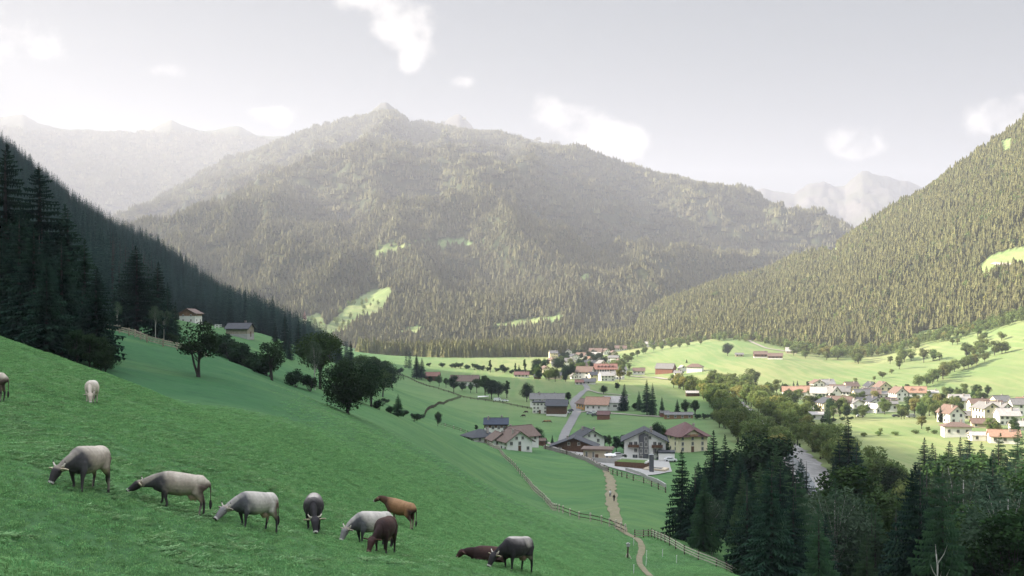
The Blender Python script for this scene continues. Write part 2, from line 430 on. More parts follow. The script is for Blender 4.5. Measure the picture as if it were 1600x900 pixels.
def height(X, Y, want_id=False):
    X = np.asarray(X, float); Y = np.asarray(Y, float)
    z = base(X, Y)
    Ys = np.maximum(Y, 5.0)
    near = np.clip((Y-10)/60, 0, 1)
    z = z + 0.10*fbm(X/3.0, Y/3.0, 3, 3)*np.clip(Y/30+0.3, 0, 1) + 0.55*fbm(X/19, Y/19, 5, 3)*near + 1.1*fbm(X/70, Y/70, 9, 2)*np.clip((Y-60)/200, 0, 1)
    ident = np.zeros(X.shape, int)
    px = CX + F * X / Ys
    for k, (name, h) in enumerate(HILLS.items()):
        yr = tab(px, h['ridge']); yf = tab(px, h['foot']); sk = tab(px, h['sky']); zb = tab(px, h['zb'])
        w = (Y - yf) / (yr - yf)
        if name in ('mid', 'far_left', 'far_mid'):
            # spurs and gullies running down to the valley
            wx = X + 260*fbm(X/900, Y/900, 40+k, 2)
            g = ridged(wx/620 + Y/2600, Y/1500 - X/3100, 50+k, 4) - 0.55
            g = g + 0.5*(ridged(wx/210, Y/420, 61+k, 3) - 0.55)
        elif name == 'far_right':
            g = ridged(X/620, Y/700, 71, 6) - 0.6 + 0.35*(ridged(X/170, Y/260, 74, 4)-.5)
        else:
            g = ridged(X/170 + Y/500, Y/330, 81+k, 4) - 0.55
        wc = np.clip(w, 0, 1)
        env = np.sin(np.pi * np.clip(wc, 0, 1)) ** 0.8 if name != 'far_right' else np.sin(np.pi*np.clip(wc*0.97, 0, 1))**0.6
        zr = (HY - sk) / F * yr
        if name in ('far_left', 'far_right', 'far_mid'): zr = zr + 14*fbm(px/34, px*0+k, 66, 4)
        elif name == 'mid': zr = zr + 10*fbm(px/26, px*0, 67, 4)
        zl = zb + (zr - zb) * wc ** (1/h['p'] if h['p'] < 1 else 1) + h['amp'] * g * env * 2.0
        zl = zl + (h['amp']*0.10) * fbm(X/45, Y/45, 90+k, 3) * np.clip(w*6, 0, 1)
        zl = np.where(w > 1, zr - (Y - yr) * h['back'] + h['amp']*0.2*fbm(X/200, Y/200, 95+k, 2)*np.clip((w-1)*3, 0, 1), zl)
        zl = np.where((w <= 0) | (px < h['foot'][0][0]) | (px > h['foot'][-1][0]), -1e9, zl)
        ident = np.where(zl > z, k + 1, ident)
        z = np.maximum(z, zl)
    # unseen valley side left of the pasture, crest shaped for the shade it casts
    xc = -800 - 0.15*np.clip(Y, 0, 2000)
    w = np.clip((-X-170)/(-xc-170), 0, 1)
    gate = np.clip((-80-px)/260, 0, 1); gate = gate*gate*(3-2*gate)
    hc = np.interp(Y, [-20, 250, 380, 600, 800, 1150, 1500], [350, 342, 306, 260, 236, 200, 60]) + 10*fbm(Y/160, X/400, 44, 3)
    zs = np.where(X > xc, 25 + (hc-25)*w, hc - (xc-X)*0.05)
    zs = -80 + (zs+80)*gate
    zs = np.where((X < -170) & (px < -80), zs, -1e9)
    ident = np.where(zs > z, 1, ident)
    z = np.maximum(z, zs)
    return (z, ident) if want_id else z

_RY = np.exp(np.linspace(math.log(6), math.log(9000), 5200))
def at(px, py, ymin=6):
    """first point of the ground met along the ray through picture point (px, py)"""
    X = (px-CX)/F*_RY
    row = HY - F*height(X, _RY)/_RY
    ok = np.nonzero((row <= py) & (_RY >= ymin))[0]
    Y = _RY[ok[0]] if len(ok) else _RY[-1]
    return Vector(((px-CX)/F*Y, Y, float(height(np.array([(px-CX)/F*Y]), np.array([Y]))[0])))
def gz(x, y): return float(height(np.array([x]), np.array([y]))[0])
def ground_at(px, Y):
    x = (px-CX)/F*Y
    return Vector((x, Y, gz(x, Y)))
def rows_of(P):
    """picture position of world points"""
    return CX + F*P[:,0]/P[:,1], HY - F*P[:,2]/P[:,1]

def in_poly(px, py, poly):
    ins = np.zeros(px.shape, bool)
    n = len(poly)
    for i in range(n):
        x0, y0 = poly[i]; x1, y1 = poly[(i+1) % n]
        c = ((y0 > py) != (y1 > py)) & (px < (x1-x0)*(py-y0)/((y1-y0) if y1 != y0 else 1e-9) + x0)
        ins ^= c
    return ins
# open pastures and rides inside the woods (outlines read on the hillside they lie on)
CLEAR_RIGHT = [[(1515,432),(1545,400),(1580,388),(1700,370),(1700,425),(1590,418),(1550,428)],
               [(1290,390),(1310,386),(1308,398),(1294,400)],
               [(1312,402),(1360,400),(1360,404),(1314,407)], [(1262,444),(1300,430),(1300,434),(1264,450)],
               [(1415,530),(1440,516),(1520,512),(1600,486),(1700,465),(1700,560),(1500,560)],
               [(1240,560),(1300,548),(1366,536),(1366,556)], [(1562,222),(1582,214),(1578,240),(1568,246)]]
CLEAR_MID = [[(510,510),(545,476),(580,452),(612,450),(612,462),(598,486),(560,500),(540,520),(505,534),(470,520),(462,500),(500,488)],
             [(618,520),(650,508),(670,512),(650,522)], [(905,432),(920,425),(922,434),(910,442)], [(770,508),(800,500),(880,492),(880,500),(800,512)],
             [(572,395),(640,380),(648,386),(580,402)], [(640,376),(720,372),(760,384),(690,385)],[(1180,432),(1200,426),(1202,436)]]

GRID = {}
def make_ground():
    un = np.linspace(-0.62, 0.62, 620)
    ul = -0.62 - np.geomspace(0.004, 40, 150); ur = 0.62 + np.geomspace(0.004, 1.0, 60)
    u = np.concatenate([ul[::-1], un, ur])
    t = np.linspace(math.log(9), math.log(9520), 1050)
    Y = (np.exp(t) - 20)[:,None] * np.ones(len(u))[None]
    X = u[None,:] * (Y + 20)
    X = np.where(np.abs(X) > 7000, np.sign(X) * (7000 + (np.abs(X)-7000)*0.05), X)
    Z, ID = height(X, Y, True)
    GRID.update(u=u, t=t, Z=Z)
    nr, nc = X.shape
    idx = np.arange(nr*nc).reshape(nr, nc)
    quads = np.stack([idx[:-1,:-1], idx[:-1,1:], idx[1:,1:], idx[1:,:-1]], -1).reshape(-1,4)
    fid = ID[:-1,:-1].reshape(-1)
    V = np.stack([X, Y, Z], -1).reshape(-1,3)
    sy = np.maximum(Y, 5)
    px = CX + F*X/sy; py = HY - F*Z/sy
    # how wooded / how rocky / how dry each point of the land is
    wood = np.where(ID > 0, 1.0, 0.0)
    for poly in CLEAR_RIGHT: wood[(ID == 2) & in_poly(px, py, poly)] = 0
    for poly in CLEAR_MID: wood[(ID == 3) & in_poly(px, py, poly)] = 0
    rock = np.zeros(X.shape)
    rock[ID == 6] = 1; rock[ID == 5] = 0.8
    alt = Z + 60*fbm(X/260, Y/260, 7, 3)
    rock = np.where((ID == 3), np.clip((alt-1010)/50, 0, 1)*(np.abs(px-603) < 40), rock)
    rock = np.where((ID == 4), 0.4*np.clip((alt-1100)/130, 0, 1), rock)
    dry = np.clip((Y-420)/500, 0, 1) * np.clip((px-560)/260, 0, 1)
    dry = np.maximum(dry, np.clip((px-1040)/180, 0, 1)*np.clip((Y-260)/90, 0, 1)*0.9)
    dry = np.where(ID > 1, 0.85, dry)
    lush_shade = np.clip((Y-98)/22, 0, 1) * np.clip((470-Y)/160, 0, 1) * np.clip((640-px)/260, 0, 1)  # deeper shade of the second slope put into a lusher grass colour
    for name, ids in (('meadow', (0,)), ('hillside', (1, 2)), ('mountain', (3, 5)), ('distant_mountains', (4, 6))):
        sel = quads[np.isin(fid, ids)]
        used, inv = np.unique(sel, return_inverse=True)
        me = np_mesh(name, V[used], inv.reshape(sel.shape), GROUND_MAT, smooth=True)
        for an, arr in (('wood', wood), ('rock', rock), ('dry', dry), ('lush_shade', lush_shade)):
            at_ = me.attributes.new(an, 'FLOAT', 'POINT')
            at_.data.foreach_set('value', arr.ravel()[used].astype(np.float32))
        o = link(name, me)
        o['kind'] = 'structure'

def ground_material():
    m = bpy.data.materials.new('ground')
    m.use_nodes = True
    nt = m.node_tree; N, L = nt.nodes.new, nt.links.new
    b = nt.nodes['Principled BSDF']; b.inputs['Roughness'].default_value = 0.9; b.inputs['Specular IOR Level'].default_value = 0.1
    geo = N('ShaderNodeNewGeometry')
    def noise(scale, det=4, rough=0.6, src=None):
        n = N('ShaderNodeTexNoise'); n.inputs['Scale'].default_value = scale; n.inputs['Detail'].default_value = det; n.inputs['Roughness'].default_value = rough
        L(src or geo.outputs['Position'], n.inputs['Vector']); return n.outputs['Fac']
    def ramp(v, a, b_):
        r = N('ShaderNodeMapRange'); r.inputs['From Min'].default_value = a; r.inputs['From Max'].default_value = b_; L(v, r.inputs['Value']); return r.outputs[0]
    def mix(f, a, b_, mode='MIX'):
        x = N('ShaderNodeMix'); x.data_type = 'RGBA'; x.blend_type = mode
        if isinstance(f, float): x.inputs['Factor'].default_value = f
        else: L(f, x.inputs['Factor'])
        for s, v in (('A', a), ('B', b_)):
            if isinstance(v, tuple): x.inputs[s].default_value = (*v, 1)
            else: L(v, x.inputs[s])
        return x.outputs['Result']
    def attr(n):
        a = N('ShaderNodeAttribute'); a.attribute_name = n; return a.outputs['Fac']
    def mul(a, b_):
        x = N('ShaderNodeMath'); x.operation = 'MULTIPLY'
        L(a, x.inputs[0])
        if isinstance(b_, float): x.inputs[1].default_value = b_
        else: L(b_, x.inputs[1])
        return x.outputs[0]
    # downhill-stretched noise for grazed turf
    mp = N('ShaderNodeMapping'); mp.inputs['Rotation'].default_value = (0, 0, R(-25)); mp.inputs['Scale'].default_value = (0.45, 1.6, 1)
    L(geo.outputs['Position'], mp.inputs[0])
    g = mix(ramp(noise(0.035, 5), 0.35, 0.65), (0.066, 0.152, 0.056), (0.108, 0.202, 0.072))
    g = mix(mul(ramp(noise(0.5, 6, 0.7, mp.outputs[0]), 0.52, 0.68), 0.65), g, (0.032, 0.095, 0.038))
    g = mix(mul(ramp(noise(0.9, 6, 0.75, mp.outputs[0]), 0.55, 0.75), 0.55), g, (0.13, 0.225, 0.075))
    g = mix(mul(ramp(noise(6.0, 4, 0.8), 0.5, 0.75), 0.6), g, (0.038, 0.10, 0.036))
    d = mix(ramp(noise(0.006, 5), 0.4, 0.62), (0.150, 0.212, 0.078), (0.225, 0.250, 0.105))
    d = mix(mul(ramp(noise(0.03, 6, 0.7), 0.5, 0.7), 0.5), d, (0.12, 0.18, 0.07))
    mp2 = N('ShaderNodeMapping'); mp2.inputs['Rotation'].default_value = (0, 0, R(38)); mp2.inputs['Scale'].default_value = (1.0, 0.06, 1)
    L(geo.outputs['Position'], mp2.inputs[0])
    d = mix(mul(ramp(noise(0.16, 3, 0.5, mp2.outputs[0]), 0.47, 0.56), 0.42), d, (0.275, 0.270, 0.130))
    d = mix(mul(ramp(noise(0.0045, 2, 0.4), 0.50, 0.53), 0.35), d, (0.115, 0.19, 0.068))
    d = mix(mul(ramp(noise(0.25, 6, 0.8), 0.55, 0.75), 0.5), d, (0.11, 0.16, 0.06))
    lu = mix(mul(ramp(noise(0.9, 6, 0.75, mp.outputs[0]), 0.45, 0.75), 0.8), (0.032, 0.104, 0.040), (0.064, 0.154, 0.052))  # second slope greens, darkened to carry its shade
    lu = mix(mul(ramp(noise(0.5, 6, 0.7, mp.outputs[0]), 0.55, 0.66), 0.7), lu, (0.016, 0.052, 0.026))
    g = mix(attr('lush_shade'), g, lu)
    g = mix(mul(ramp(noise(0.14, 5, 0.7, mp.outputs[0]), 0.50, 0.66), 0.38), g, (0.038, 0.100, 0.044))
    g = mix(mul(ramp(noise(0.055, 4, 0.6, mp.outputs[0]), 0.52, 0.66), 0.40), g, (0.125, 0.205, 0.070))
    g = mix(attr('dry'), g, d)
    w = mix(ramp(noise(0.03, 5), 0.4, 0.6), (0.020, 0.030, 0.014), (0.045, 0.052, 0.024))
    g = mix(attr('wood'), g, w)
    rk = mix(ramp(noise(0.008, 8, 0.7), 0.38, 0.62), (0.055, 0.053, 0.052), (0.100, 0.093, 0.088))
    rk = mix(mul(ramp(noise(0.004, 5), 0.42, 0.6), 0.8), rk, (0.055, 0.060, 0.042))
    g = mix(attr('rock'), g, rk)
    L(g, b.inputs['Base Color'])
    bp = N('ShaderNodeBump'); bp.inputs['Strength'].default_value = 0.5; bp.inputs['Distance'].default_value = 0.25
    L(noise(2.6, 8, 0.75), bp.inputs['Height'])
    L(bp.outputs[0], b.inputs['Normal'])
    return m
GROUND_MAT = ground_material()
make_ground()

def gh(X, Y):
    """height of the ground mesh itself (interpolated on its own grid)"""
    X = np.atleast_1d(np.asarray(X, float)); Y = np.atleast_1d(np.asarray(Y, float))
    u = np.clip(X/(Y+20), GRID['u'][0]+1e-6, GRID['u'][-1]-1e-6)
    t = np.clip(np.log(Y+20), GRID['t'][0]+1e-6, GRID['t'][-1]-1e-6)
    i = np.clip(np.searchsorted(GRID['u'], u)-1, 0, len(GRID['u'])-2)
    yr = np.exp(GRID['t']) - 20
    j = np.clip(np.searchsorted(yr, Y)-1, 0, len(yr)-2)
    fu = (u-GRID['u'][i])/(GRID['u'][i+1]-GRID['u'][i]); ft = np.clip((Y-yr[j])/(yr[j+1]-yr[j]), 0, 1)
    Z = GRID['Z']
    return (Z[j,i]*(1-fu)+Z[j,i+1]*fu)*(1-ft) + (Z[j+1,i]*(1-fu)+Z[j+1,i+1]*fu)*ft
def gz(x, y): return float(gh(x, y)[0])
_RY = np.exp(np.linspace(math.log(6), math.log(9000), 9000))
def at(px, py, ymin=6):
    X = (px-CX)/F*_RY
    row = HY - F*gh(X, _RY)/_RY
    ok = np.nonzero((row <= py) & (_RY >= ymin))[0]
    Y = _RY[ok[0]] if len(ok) else _RY[-1]
    return Vector(((px-CX)/F*Y, Y, gz((px-CX)/F*Y, Y)))

# ================================================================== TREES
M = {}
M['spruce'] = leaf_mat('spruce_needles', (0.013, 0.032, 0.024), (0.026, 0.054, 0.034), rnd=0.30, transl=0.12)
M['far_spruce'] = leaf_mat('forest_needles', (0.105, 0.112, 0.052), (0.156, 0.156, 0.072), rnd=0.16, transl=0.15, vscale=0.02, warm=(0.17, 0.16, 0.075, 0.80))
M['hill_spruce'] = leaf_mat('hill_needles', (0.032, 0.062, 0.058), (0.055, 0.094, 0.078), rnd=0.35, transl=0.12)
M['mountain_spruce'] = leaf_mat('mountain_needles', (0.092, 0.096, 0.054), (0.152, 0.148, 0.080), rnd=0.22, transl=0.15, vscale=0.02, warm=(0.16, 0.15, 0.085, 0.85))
M['larch'] = leaf_mat('larch_needles', (0.040, 0.088, 0.044), (0.068, 0.122, 0.056), rnd=0.2, transl=0.3)
M['leaf'] = leaf_mat('broad_leaves', (0.030, 0.062, 0.024), (0.056, 0.094, 0.030), rnd=0.3, transl=0.25)
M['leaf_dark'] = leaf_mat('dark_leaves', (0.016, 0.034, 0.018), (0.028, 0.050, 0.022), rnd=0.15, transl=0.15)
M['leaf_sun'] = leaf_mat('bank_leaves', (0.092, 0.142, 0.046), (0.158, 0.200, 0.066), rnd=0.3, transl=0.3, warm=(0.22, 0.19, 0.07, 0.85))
M['birch'] = leaf_mat('birch_leaves', (0.050, 0.085, 0.050), (0.085, 0.125, 0.075), rnd=0.15, transl=0.3)
M['bark'] = mat('bark', (0.045, 0.040, 0.036), 0.95, 0.1, var=0.35, vscale=6, stretch=(1, 1, 0.2))
M['birch_bark'] = mat('birch_bark', (0.50, 0.48, 0.44), 0.8, 0.2, vscale=5, stretch=(1, 1, 3), col2=(0.22, 0.2, 0.18))

def rot2(a): return np.array([math.cos(a), math.sin(a)])

def conifer_crown(seed, H=24.0, Rad=3.6, whorls=34, per=8, twigs=6, bare=0.06, power=0.8, hang=0.10, wid=0.20, droop=0.28, thin=1.0):
    """whorls of drooping branches, every branch a spine with hanging twigs"""
    rs = np.random.default_rng(seed)
    V, T = [], []
    def tri(a, b, c):
        n = len(V); V.extend((a, b, c)); T.append((n, n+1, n+2))
    lean = rs.normal(0, 0.012, 2)
    for i in range(whorls):
        f = bare + (1-bare) * (i/(whorls-1)) ** 0.92
        f = min(f + rs.normal(0, 0.006), 0.985)
        r0 = Rad * ((1-f)/(1-bare)) ** power * (1 + 0.25*min(1, (f-bare)*10) - 0.25)
        r0 = max(r0, 0.10)
        k = max(4, int(per * (0.6 + 0.4*(1-f))))
        a0 = rs.uniform(0, 6.28)
        for j in range(k):
            if rs.uniform() > thin: continue
            az = a0 + 6.283*j/k + rs.normal(0, 0.22)
            rr = r0 * rs.uniform(0.62, 1.14)
            d = np.array([math.cos(az), math.sin(az), 0.0]); sd = np.array([-math.sin(az), math.cos(az), 0.0])
            z0 = f*H + rs.normal(0, 0.15)
            up = 0.25 if f > 0.85 else 0.06
            dr = droop * (1.15 - f)
            def P(q): return d*rr*q + np.array([0, 0, z0 + rr*(up*q - dr*q*q*1.6 + 0.12*q**4)]) + np.array([lean[0], lean[1], 0])*z0
            segs = twigs
            prev = P(0.0)
            for s in range(1, segs+1):
                q = s/segs
                cur = P(q)
                w = wid * rr * (1.05 - 0.75*q) * rs.uniform(0.7, 1.3) + 0.05
                dropz = np.array([0, 0, -hang*rr*rs.uniform(0.5, 1.6) - 0.12])
                mid = (prev + cur)/2
                fw = d * (rr/segs) * rs.uniform(0.3, 1.1)
                tri(prev, cur, mid + sd*w + dropz*0.6 + fw)
                tri(cur, prev, mid - sd*w + dropz*0.6 + fw)
                tri(prev, cur, mid + dropz*1.5 + sd*rs.normal(0, 0.1*w))
                prev = cur
            tri(prev - sd*0.12, prev + sd*0.12, prev + d*0.22*rr/segs + np.array([0, 0, 0.05]))
    # leader
    t = np.array([lean[0]*H, lean[1]*H, H])
    for a in range(3):
        dd = np.array([math.cos(a*2.1), math.sin(a*2.1), 0])*0.12
        tri(t, t - np.array([0, 0, 1.1]) + dd, t - np.array([0, 0, 1.1]) - dd)
    return np.array(V), np.array(T)

def trunk_mb(H, r, lean=0.0, n=8):
    mb = MB()
    mb.tube([(0, 0, -1.0), (0, 0, 0.3), (lean*0.3, 0, H*0.35), (lean*0.6, 0, H*0.7), (lean, 0, H*0.97)], [r*1.35, r*1.05, r*0.8, r*0.42, r*0.05], n)
    return mb

def broad_crown(seed, H=12.0, Rad=5.0, base_h=0.22, lobes=16, leaves=230, size=0.42, shape='round', sag=0.0):
    """leaf cards clustered round lobes of an uneven crown; returns lobes too so the limbs can reach them"""
    rs = np.random.default_rng(seed)
    cz0, cz1 = H*base_h, H
    Ls = []
    for i in range(lobes):
        for _ in range(50):
            p = rs.uniform(-1, 1, 3)
            n = np.linalg.norm(p)
            if 0.25 < n < 1: break
        f = (p[2]+1)/2
        if shape == 'round': rad = Rad*(0.78 + 0.22*math.sin(math.pi*f))
        elif shape == 'cone': rad = Rad*(1.05 - 0.8*f)
        elif shape == 'column': rad = Rad*(0.85 + 0.15*math.sin(math.pi*f))
        else: rad = Rad
        c = np.array([p[0]*rad*0.68, p[1]*rad*0.68, cz0 + (cz1-cz0)*(0.14 + 0.74*f)])
        Ls.append((c, rad*rs.uniform(0.30, 0.48)))
    V, Q = [], []
    for c, lr in Ls:
        k = int(leaves*rs.uniform(0.7, 1.25))
        dirs = rs.normal(0, 1, (k, 3)); dirs /= np.linalg.norm(dirs, axis=1)[:,None]
        rr = lr * rs.uniform(0.35, 1.12, k) ** 0.6
        pts = c + dirs*rr[:,None]*np.array([1, 1, 0.82])
        pts[:,2] -= sag * rs.uniform(0, 1, k)**2
        pts[:,2] = np.maximum(pts[:,2], cz0*0.75)
        # each card faces roughly outward with random tilt
        nrm = dirs + rs.normal(0, 0.55, (k, 3)); nrm /= np.linalg.norm(nrm, axis=1)[:,None]
        a = np.cross(nrm, rs.normal(0, 1, (k, 3))); a /= np.linalg.norm(a, axis=1)[:,None]
        b = np.cross(nrm, a)
        s = size*rs.uniform(0.55, 1.25, k)[:,None]
        if sag: b = b*0.5; a = a*np.array([1, 1, 1.0])
        q = np.stack([pts - a*s*0.5, pts + b*s*0.38, pts + a*s*0.62, pts - b*s*0.38], 1)
        n0 = len(V)*4
        V.append(q.reshape(-1, 3))
    V = np.concatenate(V)
    Q = np.arange(len(V)).reshape(-1, 4)
    return V, Q, Ls

def broad_wood(H, r, Ls, seed, base_h=0.22, multi=1):
    rs = random.Random(seed)
    mb = MB()
    for s in range(multi):
        ox, oy = (rs.uniform(-.25, .25), rs.uniform(-.25, .25)) if multi > 1 else (0, 0)
        tx, ty = rs.uniform(-.5, .5)*multi, rs.uniform(-.5, .5)*multi
        mb.tube([(ox, oy, -0.8), (ox, oy, 0.25), (ox+tx*.3, oy+ty*.3, H*base_h), (tx*.7, ty*.7, H*.5), (tx, ty, H*.78)], [r*1.4, r, r*.8, r*.5, r*.12], 7)
    for c, lr in Ls:
        z0 = min(c[2]*0.75, H*(base_h + 0.35*rs.random()))
        m = Vector((c[0]*0.45, c[1]*0.45, (z0 + c[2])/2 - 0.3))
        mb.tube([(0, 0, z0*0.9), m, Vector(c)], [r*.38, r*.24, r*.06], 5, cap=False)
    return mb

def lib(name, crown, crown_mat, trunk, trunk_mat):
    V, Fc = crown[0], crown[1]
    cm = np_mesh(name + '_crown', V, Fc, crown_mat)
    tm = trunk.mesh(name + '_trunk', trunk_mat, smooth=True) if trunk else None
    return dict(crown=cm, trunk=tm, H=float(V[:,2].max()))

LIB = {}
LIB['spruce'] = [lib('spruce', conifer_crown(s, 24, r, 42, 11, 6, bare=b, hang=.13, wid=.24), M['spruce'], trunk_mb(24, .32), M['bark']) for s, r, b in ((1, 4.2, .03), (2, 3.8, .05), (3, 4.8, .04), (4, 4.3, .10))]
LIB['slim_spruce'] = [lib('slim_spruce', conifer_crown(s, 24, r, 30, 7, 4, bare=.08, wid=.26), M['spruce'], trunk_mb(24, .28), M['bark']) for s, r in ((11, 3.0), (12, 2.7), (13, 3.3))]
LIB['larch'] = [lib('larch', conifer_crown(s, 24, 4.2, 42, 10, 6, bare=.06, hang=.20, wid=.16, droop=.18, thin=.95), M['larch'], trunk_mb(24, .28), M['bark']) for s in (21, 22)]
def blib(name, mt, bark, seed, multi=1, tr=.3, **k):
    V, Q, Ls = broad_crown(seed, **k)
    return lib(name, (V, Q), M[mt], broad_wood(k.get('H', 12), tr, Ls, seed, k.get('base_h', .22), multi), M[bark])
LIB['broad'] = [blib('broad', 'leaf', 'bark', s, H=12, Rad=r, lobes=22, leaves=210, size=.38) for s, r in ((31, 4.6), (32, 4.0), (33, 5.2))]
LIB['great'] = [blib('great', 'leaf_dark', 'bark', 33, H=12, Rad=7.4, lobes=40, leaves=250, base_h=.05, size=.42, tr=.42)]
LIB['grove'] = [blib('grove', 'leaf', 'bark', s, H=20, Rad=r, lobes=34, leaves=230, size=.42, base_h=.12, tr=.3) for s, r in ((38, 4.6), (39, 5.2))]
LIB['dark'] = [blib('dark', 'leaf_dark', 'bark', s, H=12, Rad=r, lobes=26, leaves=240, base_h=b, size=.40) for s, r, b in ((34, 6.3, .08), (35, 4.6, .16))]
LIB['open'] = [blib('open', 'leaf_dark', 'bark', s, multi=3, tr=.22, H=12, Rad=4.4, lobes=15, leaves=170, base_h=.2, size=.42) for s in (36, 37)]
LIB['bank'] = [blib('bank', 'leaf_sun', 'bark', s, H=12, Rad=r, lobes=16, leaves=150, size=.6, base_h=.10) for s, r in ((41, 5.0), (42, 4.3), (43, 5.6))]
LIB['poplar'] = [blib('poplar', 'leaf', 'bark', 45, H=16, Rad=2.1, lobes=20, leaves=130, size=.5, base_h=.06, shape='column')]
LIB['birch'] = [blib('birch', 'birch', 'birch_bark', s, tr=.17, H=16, Rad=3.2, lobes=18, leaves=190, size=.36, base_h=.34, sag=1.6) for s in (47, 48)]
LIB['shrub'] = [blib('shrub', 'leaf_dark', 'bark', s, multi=3, tr=.08, H=3.2, Rad=2.2, lobes=12, leaves=110, size=.3, base_h=.04) for s in (51, 52)]
LIB['bank_shrub'] = [blib('bank_shrub', 'leaf_sun', 'bark', s, multi=3, tr=.08, H=3.6, Rad=2.4, lobes=11, leaves=90, size=.4, base_h=.04) for s in (53, 54)]

def plant_tree(kind, name, P, H, label, group=None, cat='tree', whole=False, sx=1.0):
    """one tree of its own: an Empty at its foot with trunk and crown"""
    L = LIB[kind][random.randrange(len(LIB[kind]))]
    s = H / L['H']
    e = empty(name, P, random.uniform(0, 6.28))
    e.scale = (s*sx, s*sx, s)
    tag(e, label, cat, group)
    link('trunk', L['trunk'], e)
    link('crown', L['crown'], e)
    TREES.append((P[0], P[1]))
    return e
TREES = []

# --- far woods: countless trees, one object per wood
def low_spruce(seed, H=22.0, Rad=3.2, tiers=6, n=8, ox=0, oy=0, dz=0):
    rs = np.random.default_rng(seed)
    V, T = [], []
    for i in range(tiers):
        f = i/tiers
        zb = H*(0.05 + 0.86*f); zt = min(H, zb + H*0.30*(1 - 0.35*f))
        r = Rad*(1-f)**0.85 + 0.25
        o = len(V); V.append((ox+rs.normal(0, .08), oy+rs.normal(0, .08), zt+dz))
        for j in range(n):
            a = 6.283*(j+rs.uniform(-.3, .3))/n
            q = r*(1.15 if j % 2 else 0.62)*rs.uniform(.8, 1.2)
            V.append((ox+q*math.cos(a), oy+q*math.sin(a), zb - (0.07*H*(1-f) if j % 2 else 0)*rs.uniform(.4, 1) + dz))
        for j in range(n): T.append((o, o+1+j, o+1+(j+1) % n))
    return np.array(V), np.array(T)
def low_broad(seed, H=14.0, Rad=5.0, k=170):
    rs = np.random.default_rng(seed)
    V = []
    for _ in range(7):
        c = rs.normal(0, 1, 3); c /= np.linalg.norm(c); c = c*np.array([.5*Rad, .5*Rad, .27*H]) + np.array([0, 0, .55*H])
        d = rs.normal(0, 1, (k//7, 3)); d /= np.linalg.norm(d, axis=1)[:,None]
        p = c + d*np.array([.52*Rad, .52*Rad, .27*H])*rs.uniform(.7, 1.05, (k//7, 1))
        n = d + rs.normal(0, .4, d.shape)
        a = np.cross(n, rs.normal(0, 1, d.shape)); a /= np.linalg.norm(a, axis=1)[:,None]; b = np.cross(n, a); b /= np.linalg.norm(b, axis=1)[:,None]
        s = 1.5
        V.append(np.stack([p-a*s*.5, p+b*s*.5, p+a*s*.5, p-b*s*.5], 1).reshape(-1, 3))
    V = np.concatenate(V)
    return V, np.arange(len(V)).reshape(-1, 4)

def hidden_coll(name, meshes):
    c = bpy.data.collections.new(name)
    for i, me in enumerate(meshes):
        o = bpy.data.objects.new('%s_%02d' % (name, i), me); c.objects.link(o)
    return c
def clump(seed, n, R0, tall):
    Vs, Ts, o = [], [], 0
    rs = np.random.default_rng(seed)
    for i in range(n):
        a, r = rs.uniform(0, 6.28), R0*math.sqrt(rs.uniform())
        V, T = low_spruce(seed*100+i, tall*rs.uniform(.6, 1.05), 4.6, 5, 6, r*math.cos(a), r*math.sin(a))
        Vs.append(V); Ts.append(T+o); o += len(V)
    return np.concatenate(Vs), np.concatenate(Ts)

def scatter(name, P, sc, coll, label, cat='forest', lean=0.0, aspect=None):
    """stuff nobody could count: copies of the collection's meshes on the points P"""
    me = bpy.data.meshes.new(name)
    n = len(P)
    me.vertices.add(n); me.vertices.foreach_set('co', np.asarray(P, np.float32).ravel())
    for an, arr in (('sc', sc), ('rz', rng.uniform(0, 6.28, n)), ('asp', aspect if aspect is not None else np.ones(n))):
        a = me.attributes.new(an, 'FLOAT', 'POINT'); a.data.foreach_set('value', np.asarray(arr, np.float32))
    o = link(name, me)
    ng = bpy.data.node_groups.new(name + '_scatter', 'GeometryNodeTree')
    ng.interface.new_socket('Geometry', in_out='INPUT', socket_type='NodeSocketGeometry')
    ng.interface.new_socket('Geometry', in_out='OUTPUT', socket_type='NodeSocketGeometry')
    N, L = ng.nodes.new, ng.links.new
    gi, go = N('NodeGroupInput'), N('NodeGroupOutput')
    ci = N('GeometryNodeCollectionInfo'); ci.inputs['Collection'].default_value = coll
    ci.inputs['Separate Children'].default_value = True; ci.inputs['Reset Children'].default_value = True
    ip = N('GeometryNodeInstanceOnPoints')
    ip.inputs['Pick Instance'].default_value = True
    def na(nm):
        a = N('GeometryNodeInputNamedAttribute'); a.data_type = 'FLOAT'; a.inputs['Name'].default_value = nm; return a.outputs['Attribute']
    cr = N('ShaderNodeCombineXYZ'); L(na('rz'), cr.inputs[2])
    cs = N('ShaderNodeCombineXYZ')
    sm = N('ShaderNodeMath'); sm.operation = 'MULTIPLY'
    s_ = na('sc'); L(s_, sm.inputs[0]); L(na('asp'), sm.inputs[1])
    L(s_, cs.inputs[0]); L(s_, cs.inputs[1]); L(sm.outputs[0], cs.inputs[2])
    rv = N('FunctionNodeRandomValue'); rv.data_type = 'INT'
    rv.inputs[4].default_value = 0; rv.inputs[5].default_value = len(coll.objects) - 1
    L(gi.outputs[0], ip.inputs['Points']); L(ci.outputs[0], ip.inputs['Instance'])
    L(rv.outputs[2], ip.inputs['Instance Index'])
    L(cr.outputs[0], ip.inputs['Rotation']); L(cs.outputs[0], ip.inputs['Scale'])
    L(ip.outputs[0], go.inputs[0])
    md = o.modifiers.new('scatter', 'NODES'); md.node_group = ng
    tag(o, label, cat, kind='stuff')
    return o

